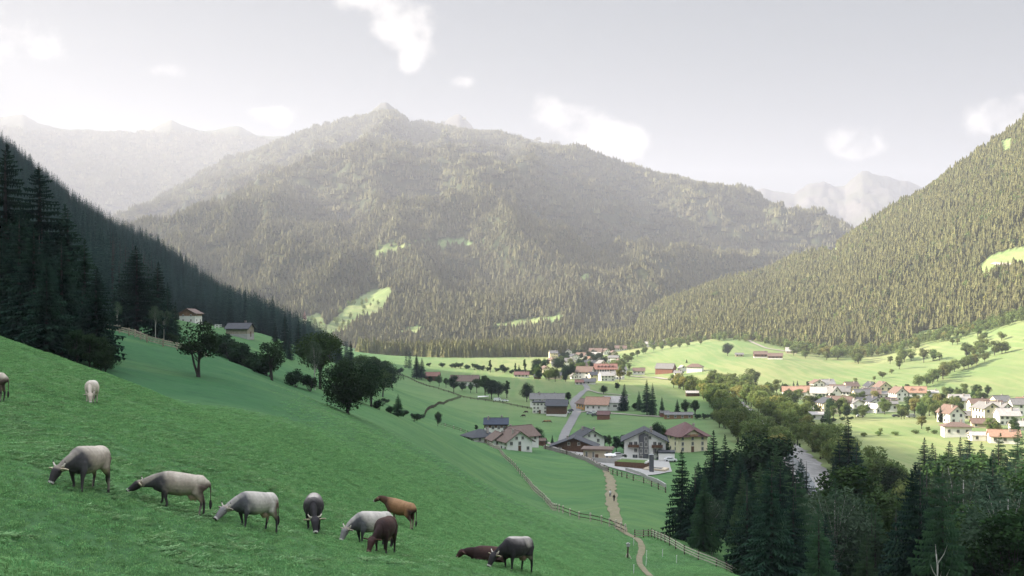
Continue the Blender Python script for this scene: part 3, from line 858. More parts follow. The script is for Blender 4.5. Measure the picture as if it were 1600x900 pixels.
COL_SINGLE = hidden_coll('far_tree', [np_mesh('far_tree', *low_spruce(200+i, h_, r, 7, 10), M['far_spruce']) for i, (h_, r) in enumerate(((21,4.4),(18,4.0),(23,5.0),(16,4.4),(20,5.6)))])
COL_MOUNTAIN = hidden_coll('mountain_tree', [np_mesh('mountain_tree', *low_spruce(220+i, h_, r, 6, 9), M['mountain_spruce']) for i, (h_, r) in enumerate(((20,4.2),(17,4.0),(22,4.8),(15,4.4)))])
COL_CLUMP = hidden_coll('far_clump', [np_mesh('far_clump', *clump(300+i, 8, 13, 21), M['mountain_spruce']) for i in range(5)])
COL_BROAD = hidden_coll('far_broad', [np_mesh('far_broad', *low_broad(400+i), M['leaf_sun']) for i in range(4)])
def recoat(me, m):
    c = me.copy(); c.materials.clear(); c.materials.append(m); return c
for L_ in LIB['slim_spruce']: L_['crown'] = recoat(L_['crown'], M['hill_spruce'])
COL_MBROAD = hidden_coll('mountain_broad', [np_mesh('mountain_broad', *low_broad(420+i), M['mountain_spruce']) for i in range(3)])
COL_MEDIUM = hidden_coll('hill_tree', [L['crown'] for L in LIB['slim_spruce']])

def wood_points(hid, n, ymin, ymax, pmin, pmax, clears, spacing_power=2.0, wmin=0.0, wmax=1.12, keep=None):
    t = rng.uniform(0, 1, n)
    Y = (ymin**spacing_power + t*(ymax**spacing_power - ymin**spacing_power)) ** (1/spacing_power)
    px = rng.uniform(pmin, pmax, n)
    X = (px-CX)/F*Y
    Z, ID = height(X, Y, True)
    py = HY - F*Z/Y
    ok = ID == hid
    for poly in clears: ok &= ~in_poly(px, py, poly)
    # uneven stocking: small openings and thicker stands
    ok &= (fbm(X/120, Y/120, 33, 3) + rng.uniform(-.6, .6, n)) > -0.55
    if keep is not None: ok &= keep(px, py, X, Y, Z)
    return np.stack([X, Y, Z], 1)[ok]

def make_woods():
    # mountainside, near half as single trees and far half as groups
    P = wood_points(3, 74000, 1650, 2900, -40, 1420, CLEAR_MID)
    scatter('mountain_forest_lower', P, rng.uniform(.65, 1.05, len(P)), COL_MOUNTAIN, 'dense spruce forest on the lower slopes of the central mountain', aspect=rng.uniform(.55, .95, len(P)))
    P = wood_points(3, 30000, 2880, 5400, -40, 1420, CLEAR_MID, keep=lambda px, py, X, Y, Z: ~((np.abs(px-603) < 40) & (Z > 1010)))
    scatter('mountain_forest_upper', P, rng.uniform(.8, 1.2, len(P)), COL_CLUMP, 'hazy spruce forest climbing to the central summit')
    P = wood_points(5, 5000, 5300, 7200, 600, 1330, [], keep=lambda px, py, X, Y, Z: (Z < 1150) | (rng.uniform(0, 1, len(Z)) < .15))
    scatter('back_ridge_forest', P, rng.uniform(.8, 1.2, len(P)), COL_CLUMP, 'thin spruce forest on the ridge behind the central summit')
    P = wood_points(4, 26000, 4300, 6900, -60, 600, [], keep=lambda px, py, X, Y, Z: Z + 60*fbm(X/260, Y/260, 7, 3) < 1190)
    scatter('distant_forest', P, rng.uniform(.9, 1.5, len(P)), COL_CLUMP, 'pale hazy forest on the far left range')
    # right hill
    P = wood_points(2, 46000, 1040, 2350, 930, 1660, CLEAR_RIGHT)
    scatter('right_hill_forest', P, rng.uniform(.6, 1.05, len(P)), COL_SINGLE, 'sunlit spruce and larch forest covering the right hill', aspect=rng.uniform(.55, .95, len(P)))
    P = wood_points(2, 7000, 1040, 2300, 930, 1660, CLEAR_RIGHT, keep=lambda px, py, X, Y, Z: fbm(X/90, Y/90, 55, 2) > .05)
    scatter('right_hill_broadleaves', P, rng.uniform(.5, .95, len(P)), COL_BROAD, 'olive broadleaf trees mixed into the spruce forest of the right hill')
    P = wood_points(3, 9000, 1700, 3200, -40, 1420, CLEAR_MID, keep=lambda px, py, X, Y, Z: fbm(X/130, Y/130, 56, 2) > .10)
    scatter('mountain_broadleaves', P, rng.uniform(.5, .95, len(P)), COL_MBROAD, 'soft-crowned trees mixed into the forest of the central mountain')
    # left hill
    P = wood_points(1, 15000, 250, 1080, -330, 650, [], keep=lambda px, py, X, Y, Z: ~((Y < 500) & (px > 262)))
    vis = (CX + F*P[:,0]/P[:,1] > 172) & (CX + F*P[:,0]/P[:,1] < 620)
    order = np.argsort(np.where(vis, P[:,1], 1e9))
    global LEFT_FRONT
    LEFT_FRONT = [tuple(float(c) for c in P[i]) for i in order[:120]]
    P = P[order[120:]]
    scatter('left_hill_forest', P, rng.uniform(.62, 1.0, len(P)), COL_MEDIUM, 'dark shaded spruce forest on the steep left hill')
    # wood along the foot of the mountain
    n = 9000
    Y = rng.uniform(1330, 1760, n); px = rng.uniform(560, 1010, n); X = (px-CX)/F*Y
    Z, ID = height(X, Y, True)
    edge = tab(px, [(560, 1400), (650, 1400), (700, 1365), (850, 1390), (930, 1440), (1010, 1500)]) + 12*fbm(X/30, Y/30, 4, 2)
    ok = (ID == 0) & (Y > edge) & ~((px > 575) & (px < 660) & (Y > 1520)) & ~((px > 545) & (px < 620) & (rng.uniform(0, 1, n) < .5))
    P = np.stack([X, Y, Z], 1)[ok]
    scatter('valley_wood', P, rng.uniform(.75, 1.2, len(P)), COL_SINGLE, 'belt of tall spruces along the foot of the central mountain', aspect=rng.uniform(.7, 1.05, len(P)))
    # scrub and broadleaves along the foot of the right hill
    pts = []
    for (x0, x1, ya, yb, k) in ((1225, 1600, 40, -10, 420), (940, 1260, 30, -5, 130)):
        px = rng.uniform(x0, x1, k)
        yf = tab(px, HILLS['right']['foot']) - rng.uniform(yb, ya, k)
        pts.append(np.stack([(px-CX)/F*yf, yf, np.zeros(k)], 1))
    P = np.concatenate(pts); P[:,2] = height(P[:,0], P[:,1])
    scatter('wood_edge_scrub', P, rng.uniform(.35, .8, len(P)), COL_BROAD, 'olive bushes and small broadleaf trees along the foot of the right forest', 'bushes')
    # bushes dotted over the pasture at the foot of the mountain
    n = 400
    px = rng.uniform(460, 615, n); Y = rng.uniform(1800, 2500, n); X = (px-CX)/F*Y; Z, ID = height(X, Y, True); py = HY-F*Z/Y
    ok = in_poly(px, py, CLEAR_MID[0]) & (fbm(X/60, Y/60, 77, 2) > 0.12)
    P = np.stack([X, Y, Z], 1)[ok]
    if len(P): scatter('pasture_bushes', P, rng.uniform(.5, 1.0, len(P)), COL_BROAD, 'bushes dotted over the steep pasture at the mountain foot', 'bushes')
make_woods()

# ================================================================== ROADS, PATHS, RIVER, WALLS
def smooth_path(pts, step):
    """Catmull-Rom through world XY points, resampled"""
    P = [Vector((p[0], p[1])) for p in pts]
    P = [P[0]*2 - P[1]] + P + [P[-1]*2 - P[-2]]
    out = []
    for i in range(1, len(P)-2):
        a, b, c, d = P[i-1], P[i], P[i+1], P[i+2]
        n = max(1, int((c-b).length/step))
        for k in range(n):
            t = k/n
            out.append(0.5*((2*b) + (c-a)*t + (2*a-5*b+4*c-d)*t*t + (3*b-a-3*c+d)*t**3))
    out.append(P[-2])
    return out

def strip(name, pts, widths, m, lift=0.05, step=3.0, across=4, rough=0.0, kind='structure', label=None, cat=None):
    """a way draped over the ground as a thin sheet"""
    path = smooth_path(pts, step)
    n = len(path)
    V = []
    for i, p in enumerate(path):
        d = (path[min(i+1, n-1)] - path[max(i-1, 0)]).normalized()
        s = Vector((-d.y, d.x))
        w = np.interp(i/(n-1), np.linspace(0, 1, len(widths)), widths)
        w *= 1 + rough*float(fbm(np.array([p.x/3]), np.array([p.y/3]), 21, 2)[0])
        for k in range(across+1):
            q = p + s*w*(k/across-0.5)
            V.append((q.x, q.y, gz(q.x, q.y) + lift + 0.0004*q.y))
    c = across+1
    Fc = np.array([(i*c+k, (i+1)*c+k, (i+1)*c+k+1, i*c+k+1) for i in range(n-1) for k in range(across)])
    me = np_mesh(name, np.array(V), Fc[:, ::-1], m, smooth=True)
    o = link(name, me)
    tag(o, label, cat, kind=kind)
    return o
def px_pts(L): return [at(*p) for p in L]

M['asphalt'] = mat('asphalt', (0.20, 0.195, 0.19), 0.9, 0.2, var=0.12, vscale=0.7)
M['gravel'] = mat('gravel', (0.30, 0.27, 0.235), 0.95, 0.1, var=0.22, vscale=1.5, bump=0.4)
M['dirt'] = mat('dirt', (0.265, 0.215, 0.160), 0.95, 0.1, vscale=0.9, col2=(0.17, 0.175, 0.095), bump=0.4)
M['shingle'] = mat('shingle', (0.34, 0.33, 0.315), 0.9, 0.1, vscale=0.4, col2=(0.20, 0.19, 0.18), bump=0.6)
M['water'] = mat('water', (0.10, 0.12, 0.13), 0.25, 0.5, var=0.2, vscale=0.3, bump=0.3)
M['stone'] = mat('stone', (0.24, 0.22, 0.20), 0.9, 0.2, var=0.35, vscale=1.8, bump=0.6)
M['concrete'] = mat('concrete', (0.36, 0.35, 0.33), 0.85, 0.2, var=0.12, vscale=1.0)
M['mown'] = mat('mown_grass', (0.10, 0.155, 0.05), 0.9, 0.1, var=0.25, vscale=0.4)

strip('village_road', px_pts([(879,692),(883,678),(889,666),(896,653),(901,645),(900,638),(897,631),(900,623),(909,615),(917,609),(915,603),(908,599)]), [4.2,4.2,4.6,5.5,5,4.6,4.4,4.2], M['asphalt'], 0.10, 4)
strip('farm_road', px_pts([(902,645),(918,643),(940,645),(965,647),(1000,650),(1035,652)]), [3.4], M['gravel'], 0.12, 5)
strip('valley_track', px_pts([(917,608),(930,613),(950,616),(985,618)]), [2.6], M['gravel'], 0.12, 5)
strip('gravel_lane', px_pts([(850,691),(866,696),(885,703),(905,711),(925,719),(945,727)]), [3.4], M['gravel'], 0.10, 4)
strip('dirt_path', px_pts([(928,722),(944,732),(953,748),(955,770),(957,790),(963,812),(974,831)]), [1.5,1.8,2.2,2.4,2.2,1.7], M['dirt'], 0.05, 2, across=6, rough=0.7)
strip('footpath', px_pts([(974,831),(986,838),(998,845),(1003,858),(999,872),(1001,884),(1008,893),(1016,901)]), [1.5,1.0,0.85,0.85], M['dirt'], 0.03, 1, rough=0.25)
strip('hillside_track', px_pts([(1156,527),(1168,532),(1186,540),(1205,546),(1226,549)]), [4], M['gravel'], 0.2, 6)
strip('field_road', px_pts([(1480,634),(1520,631),(1560,628),(1605,624)]), [6], M['gravel'], 0.2, 6)
strip('valley_road', px_pts([(1150,599),(1180,604),(1212,607),(1240,609)]), [6], M['asphalt'], 0.2, 6)
strip('garden_road', px_pts([(985,588),(1020,590),(1050,594),(1090,596),(1125,599)]), [5], M['gravel'], 0.2, 6)
strip('pasture_track', px_pts([(1550,412),(1570,414),(1596,416)]), [5], M['gravel'], 0.5, 8)
strip('hill_track', [at(1316,403), at(1335,403), at(1356,401)], [5], M['gravel'], 0.8, 8)
riv = [(1085,606),(1120,617),(1150,632),(1172,655),(1203,682),(1236,706),(1262,735),(1285,770)]
strip('riverbank', px_pts(riv) + [ground_at(1330, 250), ground_at(1420, 190)], [10,11,12,13,13,12,10], M['shingle'], 0.12, 4, across=8, rough=0.4)
RIV = px_pts(riv) + [ground_at(1330, 250), ground_at(1420, 190)]
strip('river', [p + Vector((-2.5, 1, 0)) for p in RIV], [6,9,9,4.5,3.5,3.5,3.5], M['water'], 0.22, 4, across=4, rough=0.5)
# mown plots and a fenced strip beside the lower houses
def patch(name, corners, m, lift=0.12):
    P = px_pts(corners)
    c = sum(P, Vector())/len(P)
    V = [(c.x, c.y, gz(c.x, c.y)+lift)]; ring = []
    for i in range(len(P)):
        a, b = P[i], P[(i+1) % len(P)]
        for k in range(8):
            q = a.lerp(b, k/8); ring.append(q)
    rings = 6
    for r in range(1, rings+1):
        for q in ring:
            w = c.lerp(q, r/rings); V.append((w.x, w.y, gz(w.x, w.y)+lift+0.0004*w.y))
    n = len(ring); Fs = [(0, 1+k, 1+(k+1) % n) for k in range(n)]
    for r in range(rings-1):
        for k in range(n):
            Fs.append((1+r*n+k, 1+(r+1)*n+k, 1+(r+1)*n+(k+1) % n, 1+r*n+(k+1) % n))
    mb = MB(); mb.add(V, Fs)
    o = mb.build(name, m, smooth=True); o['kind'] = 'structure'
    return o
patch('village_yard', [(868,700),(925,704),(985,716),(1045,722),(1050,738),(1000,744),(950,730),(905,712)], M['concrete'])

def wall_line(name, pts, h, th, m, label, cat='wall', step=2.5, jag=0.15):
    """an upright wall of real thickness following the ground"""
    path = smooth_path(pts, step); rs = random.Random(5)
    V, Fs = [], []
    n = len(path)
    for i, p in enumerate(path):
        d = (path[min(i+1, n-1)] - path[max(i-1, 0)]).normalized(); s = Vector((-d.y, d.x))*th/2
        z = gz(p.x, p.y); t = h*(1+rs.uniform(-jag, jag))
        for q, zz in ((p-s, z-0.8), (p-s*.8, z+t), (p+s*.8, z+t), (p+s, z-0.8)): V.append((q.x, q.y, zz))
    for i in range(n-1):
        a, b = 4*i, 4*(i+1)
        Fs += [(a, b, b+1, a+1), (a+1, b+1, b+2, a+2), (a+2, b+2, b+3, a+3)]
    Fs += [(0, 1, 2, 3), (4*n-1, 4*n-2, 4*n-3, 4*n-4)]
    mb = MB(); mb.add(V, Fs)
    o = mb.build(name, m)
    tag(o, label, cat)
    return o
wall_line('stone_wall', px_pts([(851,701),(870,706),(890,711),(910,718),(930,727),(948,737)]), 1.3, 1.2, M['stone'], 'long rough stone bank wall below the gravel lane and the lower houses')
wall_line('retaining_wall', px_pts([(978,736),(1000,743),(1020,752),(1040,762)]), 1.0, 0.5, M['concrete'], 'pale concrete retaining wall below the small pool terrace')

# fences ------------------------------------------------------------
M['old_wood'] = mat('old_wood', (0.30, 0.26, 0.20), 0.9, 0.1, var=0.3, vscale=3, stretch=(1, 1, .3))
M['pale_wood'] = mat('pale_wood', (0.50, 0.45, 0.37), 0.85, 0.1, var=0.25, vscale=3)
M['dark_wood'] = mat('dark_wood', (0.075, 0.058, 0.045), 0.9, 0.1, var=0.3, vscale=3)
M['white'] = mat('white_paint', (0.75, 0.74, 0.71), 0.6, 0.3, var=0.05, vscale=1)
def fence(name, label, pts, spacing, h, rails, pm, rm, pw=0.14, rw=0.12, smooth=True, group=None, post_out=0.15):
    path = smooth_path(pts, 0.5)
    acc = 0; stops = [path[0]]
    for a, b in zip(path, path[1:]):
        acc += (b-a).length
        if acc >= spacing: stops.append(b); acc = 0
    if (stops[-1]-path[-1]).length > spacing*.4: stops.append(path[-1])
    P = [Vector((p.x, p.y, gz(p.x, p.y))) for p in stops]
    e = empty(name, P[0])
    tag(e, label, 'fence', group)
    rs = random.Random(len(P))
    for p in P[:100]:
        mb = MB(); l = rs.uniform(-.05, .05)
        mb.bar(p - P[0] - Vector((0, 0, .5)), p - P[0] + Vector((l, l, h*rs.uniform(.96, 1.08) + post_out)), pw)
        mb.build('post', pm, e)
    for z in rails:
        mb = MB()
        for a, b in zip(P[:100], P[1:100]):
            d = (b-a).normalized()*0.12
            j = rs.uniform(-.03, .03)
            o = Vector((0, -pw*.5-rw*.25, 0))
            mb.bar(a-P[0]-d+o+Vector((0, 0, h*z+j)), b-P[0]+d+o+Vector((0, 0, h*z+rs.uniform(-.03, .03))), rw*.5, rw)
        mb.build('rail', rm, e)
    return e
fence('wooden_fence', 'long wooden post and rail fence curving down the pasture to the path gap',
      px_pts([(684,664),(700,668),(722,675),(745,685),(765,697),(785,712),(805,732),(822,752),(838,771),(855,788),(872,799),(895,808),(920,814),(945,820),(962,826),(977,833)]), 3.0, 1.25, (.4, .88), M['pale_wood'], M['dark_wood'], pw=0.26, rw=0.13)
fence('gate_fence', 'short dark rail fence with a tall end post right of the path gap',
      px_pts([(992,840),(1004,840),(1018,839)]), 2.4, 1.15, (.3, .6, .92), M['dark_wood'], M['old_wood'], pw=0.16)
fence('rail_fence', 'pale three-rail fence running down to the bottom edge beside the shaded trees',
      px_pts([(1018,839),(1040,849),(1062,862),(1085,873),(1110,883),(1135,893),(1165,905)]), 2.6, 1.2, (.35, .65, .95), M['dark_wood'], M['pale_wood'], pw=0.16, rw=0.13)
fence('hedge_fence', 'weathered rail fence along the upper edge of the second slope under the spruces',
      px_pts([(168,517),(200,524),(235,537),(270,545),(305,552),(322,558)]), 3.0, 1.25, (.35, .65, .95), M['old_wood'], M['old_wood'], pw=0.2, rw=0.2)
fence('valley_fence', 'thin dark fence climbing the valley field left of the black-roofed chalets',
      px_pts([(664,650),(667,643),(680,636),(700,628),(720,621)]), 6.0, 1.3, (.5, .9), M['dark_wood'], M['dark_wood'], pw=0.35, rw=0.2)
fence('field_fence', 'dark wire fence between the valley fields below the farmhouse trees',
      px_pts([(612,583),(640,592),(668,604),(700,613),(722,621),(760,627),(800,634),(830,640)]), 8.0, 1.2, (.5, .9), M['dark_wood'], M['dark_wood'], pw=0.35, rw=0.25)
fence('orchard_fence', 'dark post fence on the bank between the lower houses and the dirt path',
      px_pts([(852,702),(880,709),(905,716),(930,727),(955,740),(985,750),(1010,757),(1040,770)]), 5.0, 1.4, (.4, .9), M['dark_wood'], M['old_wood'], pw=0.28, rw=0.14)
# white plastic stakes of the electric fence
ST = [((990,853), 'white plastic fence stake just below the end of the dark rail fence'), ((1010,872), 'white plastic fence stake right of the upper bend of the footpath'),
      ((1009,884), 'leaning white plastic fence stake right of the lower bend of the footpath'), ((1035,870), 'white plastic fence stake alone in the grass between footpath and rail fence'),
      ((1057,880), 'white plastic fence stake nearest the rail fence'), ((990,896), 'white plastic fence stake left of the footpath at the bottom edge')]
for i, (p, lb) in enumerate(ST):
    P = at(*p)
    mb = MB(); ln = .12 if i == 2 else .03
    mb.bar((0, 0, -.2), (ln, 0, 1.0), .055); mb.box((ln, 0, 1.02), (.10, .10, .06)); mb.box((ln*.5, 0, .5), (.10, .03, .03))
    o = mb.build('fence_stake', M['white'], loc=P); tag(o, lb, 'fence stake', 'white electric fence stakes')
# post with a pale box
P = at(981, 872)
e = empty('marker_post', P); tag(e, 'dark wooden post with a pale box on top and splayed struts beside the footpath', 'post')
mb = MB(); mb.bar((-.05, 0, -.3), (0.02, 0, 1.55), .2, .26); mb.build('post', M['dark_wood'], e)
mb = MB(); mb.box((0.04, 0, 1.72), (.42, .34, .38)); mb.prism([(-.22, 1.9), (.30, 1.9), (.04, 2.04)], -.24, .24); mb.build('box', M['concrete'], e)
for sx in (-.45, .5):
    mb = MB(); mb.bar((sx, -.1, -.2), (0, 0, .8), .09); mb.build('strut', M['pale_wood'], e)

# ================================================================== HOUSES
M['plaster'] = mat('plaster', (0.74, 0.72, 0.68), 0.85, 0.2, var=0.05, vscale=0.4)
M['cream'] = mat('cream_plaster', (0.70, 0.62, 0.44), 0.85, 0.2, var=0.06, vscale=0.4)
M['beige'] = mat('beige_plaster', (0.50, 0.42, 0.31), 0.85, 0.2, var=0.06, vscale=0.4)
M['ochre'] = mat('ochre_plaster', (0.62, 0.36, 0.14), 0.85, 0.2, var=0.06, vscale=0.4)
M['grey_clad'] = mat('grey_cladding', (0.10, 0.10, 0.11), 0.7, 0.3, var=0.1, vscale=0.6)
M['timber'] = mat('timber', (0.12, 0.07, 0.045), 0.85, 0.2, var=0.35, vscale=2.0, stretch=(3, 3, .3))
M['timber_warm'] = mat('warm_timber', (0.26, 0.15, 0.085), 0.85, 0.2, var=0.3, vscale=2.0, stretch=(3, 3, .3))
M['timber_red'] = mat('red_timber', (0.20, 0.095, 0.065), 0.85, 0.2, var=0.3, vscale=2.0, stretch=(3, 3, .3))
def roof_mat(n, c): return mat(n, c, 0.7, 0.35, var=0.22, vscale=1.2, bump=0.4)
RM = {'slate': roof_mat('slate_roof', (0.045, 0.048, 0.055)), 'grey': roof_mat('grey_roof', (0.16, 0.155, 0.15)), 'brown': roof_mat('brown_roof', (0.14, 0.095, 0.075)),
      'maroon': roof_mat('maroon_roof', (0.13, 0.068, 0.063)), 'orange': roof_mat('orange_roof', (0.30, 0.18, 0.125)), 'red': roof_mat('red_roof', (0.21, 0.105, 0.08)),
      'pale': roof_mat('pale_roof', (0.36, 0.34, 0.32)), 'blue': roof_mat('solar_roof', (0.025, 0.035, 0.06))}
M['glass'] = mat('window_glass', (0.035, 0.042, 0.05), 0.12, 0.6, var=0.2, vscale=0.5)
M['frame'] = mat('window_frame', (0.55, 0.52, 0.47), 0.6, 0.3, var=0.05)
M['brick'] = mat('chimney_brick', (0.34, 0.30, 0.27), 0.9, 0.2, var=0.2, vscale=3)
M['metal'] = mat('sheet_metal', (0.30, 0.31, 0.33), 0.4, 0.5, metal=0.6, var=0.1)
_win = {}
def window_meshes(w, h):
    k = (round(w, 2), round(h, 2))
    if k not in _win:
        a = MB(); a.box((0, 0, 0), (w+.24, .14, h+.24)); a.box((0, -.05, -h/2-.16), (w+.4, .26, .08))
        b = MB(); b.box((-w/4-.01, -.085, 0), (w/2-.08, .04, h-.06)); b.box((w/4+.01, -.085, 0), (w/2-.08, .04, h-.06))
        c = MB(); c.box((0, -.06, 0), (w, .16, h))
        _win[k] = (a.mesh('window', M['frame']), b.mesh('pane', M['glass']), c.mesh('window', M['glass']))
    return _win[k]

def add_window(root, side, u, z, w, h, W, D, detail, shutters=False):
    fr, pn, pl = window_meshes(w, h)
    loc = {'f': (u, -D/2, z), 'b': (u, D/2, z), 'l': (-W/2, -u, z), 'r': (W/2, u, z)}[side]
    rz = {'f': 0, 'b': math.pi, 'l': -math.pi/2, 'r': math.pi/2}[side]
    o = link('window', fr if detail else pl, root, loc); o.rotation_euler = (0, 0, rz)
    if detail: link('pane', pn, o)

def slab(mb, a, b, c, d, th):
    """a roof slab of given thickness from four corners (counter-clockwise seen from above)"""
    V = [Vector(p) for p in (a, b, c, d)]
    V = V + [p - Vector((0, 0, th)) for p in V]
    mb.add(V, [(0,1,2,3), (7,6,5,4), (0,4,5,1), (1,5,6,2), (2,6,7,3), (3,7,4,0)])

def house(P, label, W, D, eave, rise, rz=0, wall='plaster', roof='slate', kind='gable', over=0.9, upper=None, upper_from=0.6, floors=2, cols=3, side_cols=3,
          balcony=None, chimneys=1, name='house', cat='house', detail=True, group=None, sink=2.5, win=(0.95, 1.15), dormers=0, door=True, sides='flr', base=None, parent=None):
    """a house on the spot P: front (gable side) towards -Y before turning by rz degrees"""
    e = empty(name, P, R(rz))
    tag(e, label, cat, group)
    th = 0.28
    # walls
    mb = MB()
    if kind == 'gable':
        mb.prism([(-W/2, -sink), (W/2, -sink), (W/2, eave), (0, eave+rise), (-W/2, eave)], -D/2, D/2)
    else:
        mb.box((0, 0, (eave-sink)/2), (W, D, eave+sink))
    mb.build('wall', M[wall], e)
    if upper:
        z0 = eave*upper_from
        mb = MB()
        if kind == 'gable': mb.prism([(-W/2-.06, z0), (W/2+.06, z0), (W/2+.06, eave+.0), (0, eave+rise+.02), (-W/2-.06, eave+.0)], -D/2-.06, D/2+.06)
        else: mb.box((0, 0, (z0+eave)/2), (W+.12, D+.12, eave-z0))
        mb.build('upper_wall', M[upper], e)
    if base:
        mb = MB(); mb.box((0, 0, 0), (W+.1, D+.1, 2.4)); mb.build('base_wall', M[base], e)
    # roof
    mb = MB()
    if kind == 'gable':
        k = rise/(W/2); xo = W/2+over; zo = eave - k*over + th
        y0, y1 = -D/2-over, D/2+over*.7
        slab(mb, (-xo, y0, zo), (0, y0, eave+rise+th), (0, y1, eave+rise+th), (-xo, y1, zo), th)
        slab(mb, (0.0, y0, eave+rise+th), (xo, y0, zo), (xo, y1, zo), (0.0, y1, eave+rise+th), th)
        mb.box((0, (y0+y1)/2, eave+rise+th+.03), (.35, y1-y0, .1))
    elif kind == 'hip':
        xo, yo = W/2+over, D/2+over; k = rise/(min(W, D)/2+over)
        zo = eave - .1; top = zo + k*min(xo, yo)
        if D >= W: r0, r1 = (0, -(yo-xo), top), (0, yo-xo, top)
        else: r0, r1 = (-(xo-yo), 0, top), (xo-yo, 0, top)
        c = [(-xo, -yo, zo), (xo, -yo, zo), (xo, yo, zo), (-xo, yo, zo)]
        if D >= W: fs = [(0, 1, 4), (1, 2, 5, 4), (2, 3, 5), (3, 0, 4, 5)]
        else: fs = [(0, 1, 5, 4), (1, 2, 5), (2, 3, 4, 5), (3, 0, 4)]
        n = [(x, y, z-th) for x, y, z in c]
        mb.add(c + [r0, r1] + n, fs + [(0, 6, 7, 1), (1, 7, 8, 2), (2, 8, 9, 3), (3, 9, 6, 0), (9, 8, 7, 6)])
    else:
        mb.box((0, 0, eave+.18), (W+over*2, D+over*2, .36)); mb.box((0, 0, eave+.42), (W+over*1.4, D+over*1.4, .12))
    rf = mb.build('roof', RM[roof], e)
    rr = random.Random(int(abs(P[0]*7+P[1]*3)))
    for i in range(chimneys):
        cx = rr.choice((-1, 1))*W*.16; cy = (-.25 + .5*i)*D + rr.uniform(-.1, .1)*D
        zt = eave + rise*(1-abs(cx)/(W/2)) if kind == 'gable' else (eave + rise*.55 if kind == 'hip' else eave)
        mb = MB(); mb.box((cx, cy, zt+.6), (.65, .65, 1.9)); mb.box((cx, cy, zt+1.65), (.85, .85, .14)); mb.build('chimney', M['brick'], rf)
    for i in range(dormers):
        v = (i+.5)/dormers-.5
        for s in ((-1, 1) if kind == 'gable' else (1,)):
            mb = MB(); hx = s*W*.30; zt = eave+rise*(1-.6)
            y = v*D*.8
            ob = [(y-.9, zt-.6), (y+.9, zt-.6), (y+.9, zt+.9), (y, zt+1.6), (y-.9, zt+.9)]
            x0, x1 = (hx-s*2.0, hx+s*1.0)
            V = [(x0, a, b) for a, b in ob] + [(x1, a, b) for a, b in ob]
            mb.add(V, [(0,1,2,3,4), (9,8,7,6,5)] + [(q, q+5, (q+1) % 5+5, (q+1) % 5) for q in range(5)])
            mb.build('dormer', [RM[roof]], rf)
    # windows
    w, h = win
    fh = eave/max(floors, 1)
    for fl in range(floors):
        z = fh*(fl+.55)
        for s, n, span in (('f', cols, W), ('l', side_cols, D), ('r', side_cols, D), ('b', cols, W)):
            if s not in sides or n == 0: continue
            for c in range(n):
                u = (c+.5)/n*span - span/2
                if fl == 0 and s == 'f' and door and c == n//2: continue
                if rr.random() < .08: continue
                add_window(e, s, u, z, w, h, W, D, detail)
    if kind == 'gable' and rise > 2.2 and 'f' in sides:
        for u in ((-W*.12, W*.12) if W > 9 else (0,)):
            add_window(e, 'f', u, eave+rise*.30, w*.85, h*.85, W, D, detail)
    if door and 'f' in sides:
        mb = MB(); mb.box((0, -D/2-.03, 1.0), (1.1, .1, 2.1)); mb.build('door', M['timber'], e)
    if balcony:
        for zf in balcony:
            mb = MB(); bw = W*.86
            mb.box((0, -D/2-.65, zf), (bw, 1.3, .16)); mb.box((0, -D/2-1.26, zf+.52), (bw, .08, .86))
            for sx in (-1, 1): mb.box((sx*(bw/2-.04), -D/2-.64, zf+.52), (.08, 1.16, .84))
            mb.build('balcony', M['timber'], e)
    return e

# ---- the near hamlet
def hp(px, Y): return ground_at2(px, Y)
def ground_at2(px, Y):
    x = (px-CX)/F*Y
    return Vector((x, Y, gz(x, Y)))
P = ground_at2(1007, 362); 
e = house(P, 'large white guest house with dark roof, grey stair tower and two front balconies', 14.2, 13, 6.6, 3.4, -6, roof='slate', floors=3, cols=0, side_cols=3, chimneys=2, door=False, over=1.3, name='guest_house')
mb = MB(); mb.prism([(-2.1, -2.5), (1.2, -2.5), (1.2, 8.6), (-.45, 9.2), (-2.1, 8.3)], -6.95, -6.45); mb.build('stair_tower', M['grey_clad'], e)
for (u, z, w, h) in ((-4.9, 5.4, 1.1, 1.2), (-3.2, 5.3, 1.0, 1.7), (3.4, 5.3, 1.0, 1.7), (5.1, 5.4, 1.1, 1.2), (-3.2, 3.2, .95, 1.1), (3.4, 3.1, 1.0, 1.6), (-3.4, 1.1, 1.6, 1.1)):
    add_window(e, 'f', u, z, w, h, 14.2, 13, True)
for (u, z) in ((-1.3, 5.2), (.4, 5.2), (-1.3, 3.0), (.4, 3.0), (-1.3, .9), (.3, 7.2)):
    add_window(e, 'f', u, z, .8, 1.3, 14.2, 13.9, True)
for u in (-4.0, 4.2):
    mb = MB(); mb.box((u, -7.2, 4.35), (3.7, 1.5, .16)); mb.box((u, -7.9, 4.85), (3.7, .1, .8))
    for q in (-1.8, 1.8): mb.box((u+q, -7.2, 4.85), (.1, 1.3, .8))
    mb.build('balcony', M['timber'], e)
mb = MB(); mb.box((7.2, -9.3, .8), (5.4, 5.2, 4.4)); mb.build('garage', M['plaster'], e)
mb = MB(); mb.box((7.2, -9.3, 3.2), (5.8, 5.6, .5)); mb.build('garage_roof', RM['slate'], e)
P = ground_at2(1071, 385)
e = house(P, 'cream house with a broad wine-red hipped roof behind the spruces', 11.8, 13, 6.0, 4.6, 14, wall='cream', roof='maroon', kind='hip', floors=3, cols=3, side_cols=3, chimneys=1, over=1.2, win=(.8, 1.2), name='cream_house')
mb = MB(); mb.prism([(-4.6, 5.6), (4.6, 5.6), (0, 8.1)], -6.9, -6.1); mb.build('gable_wall', M['cream'], e)
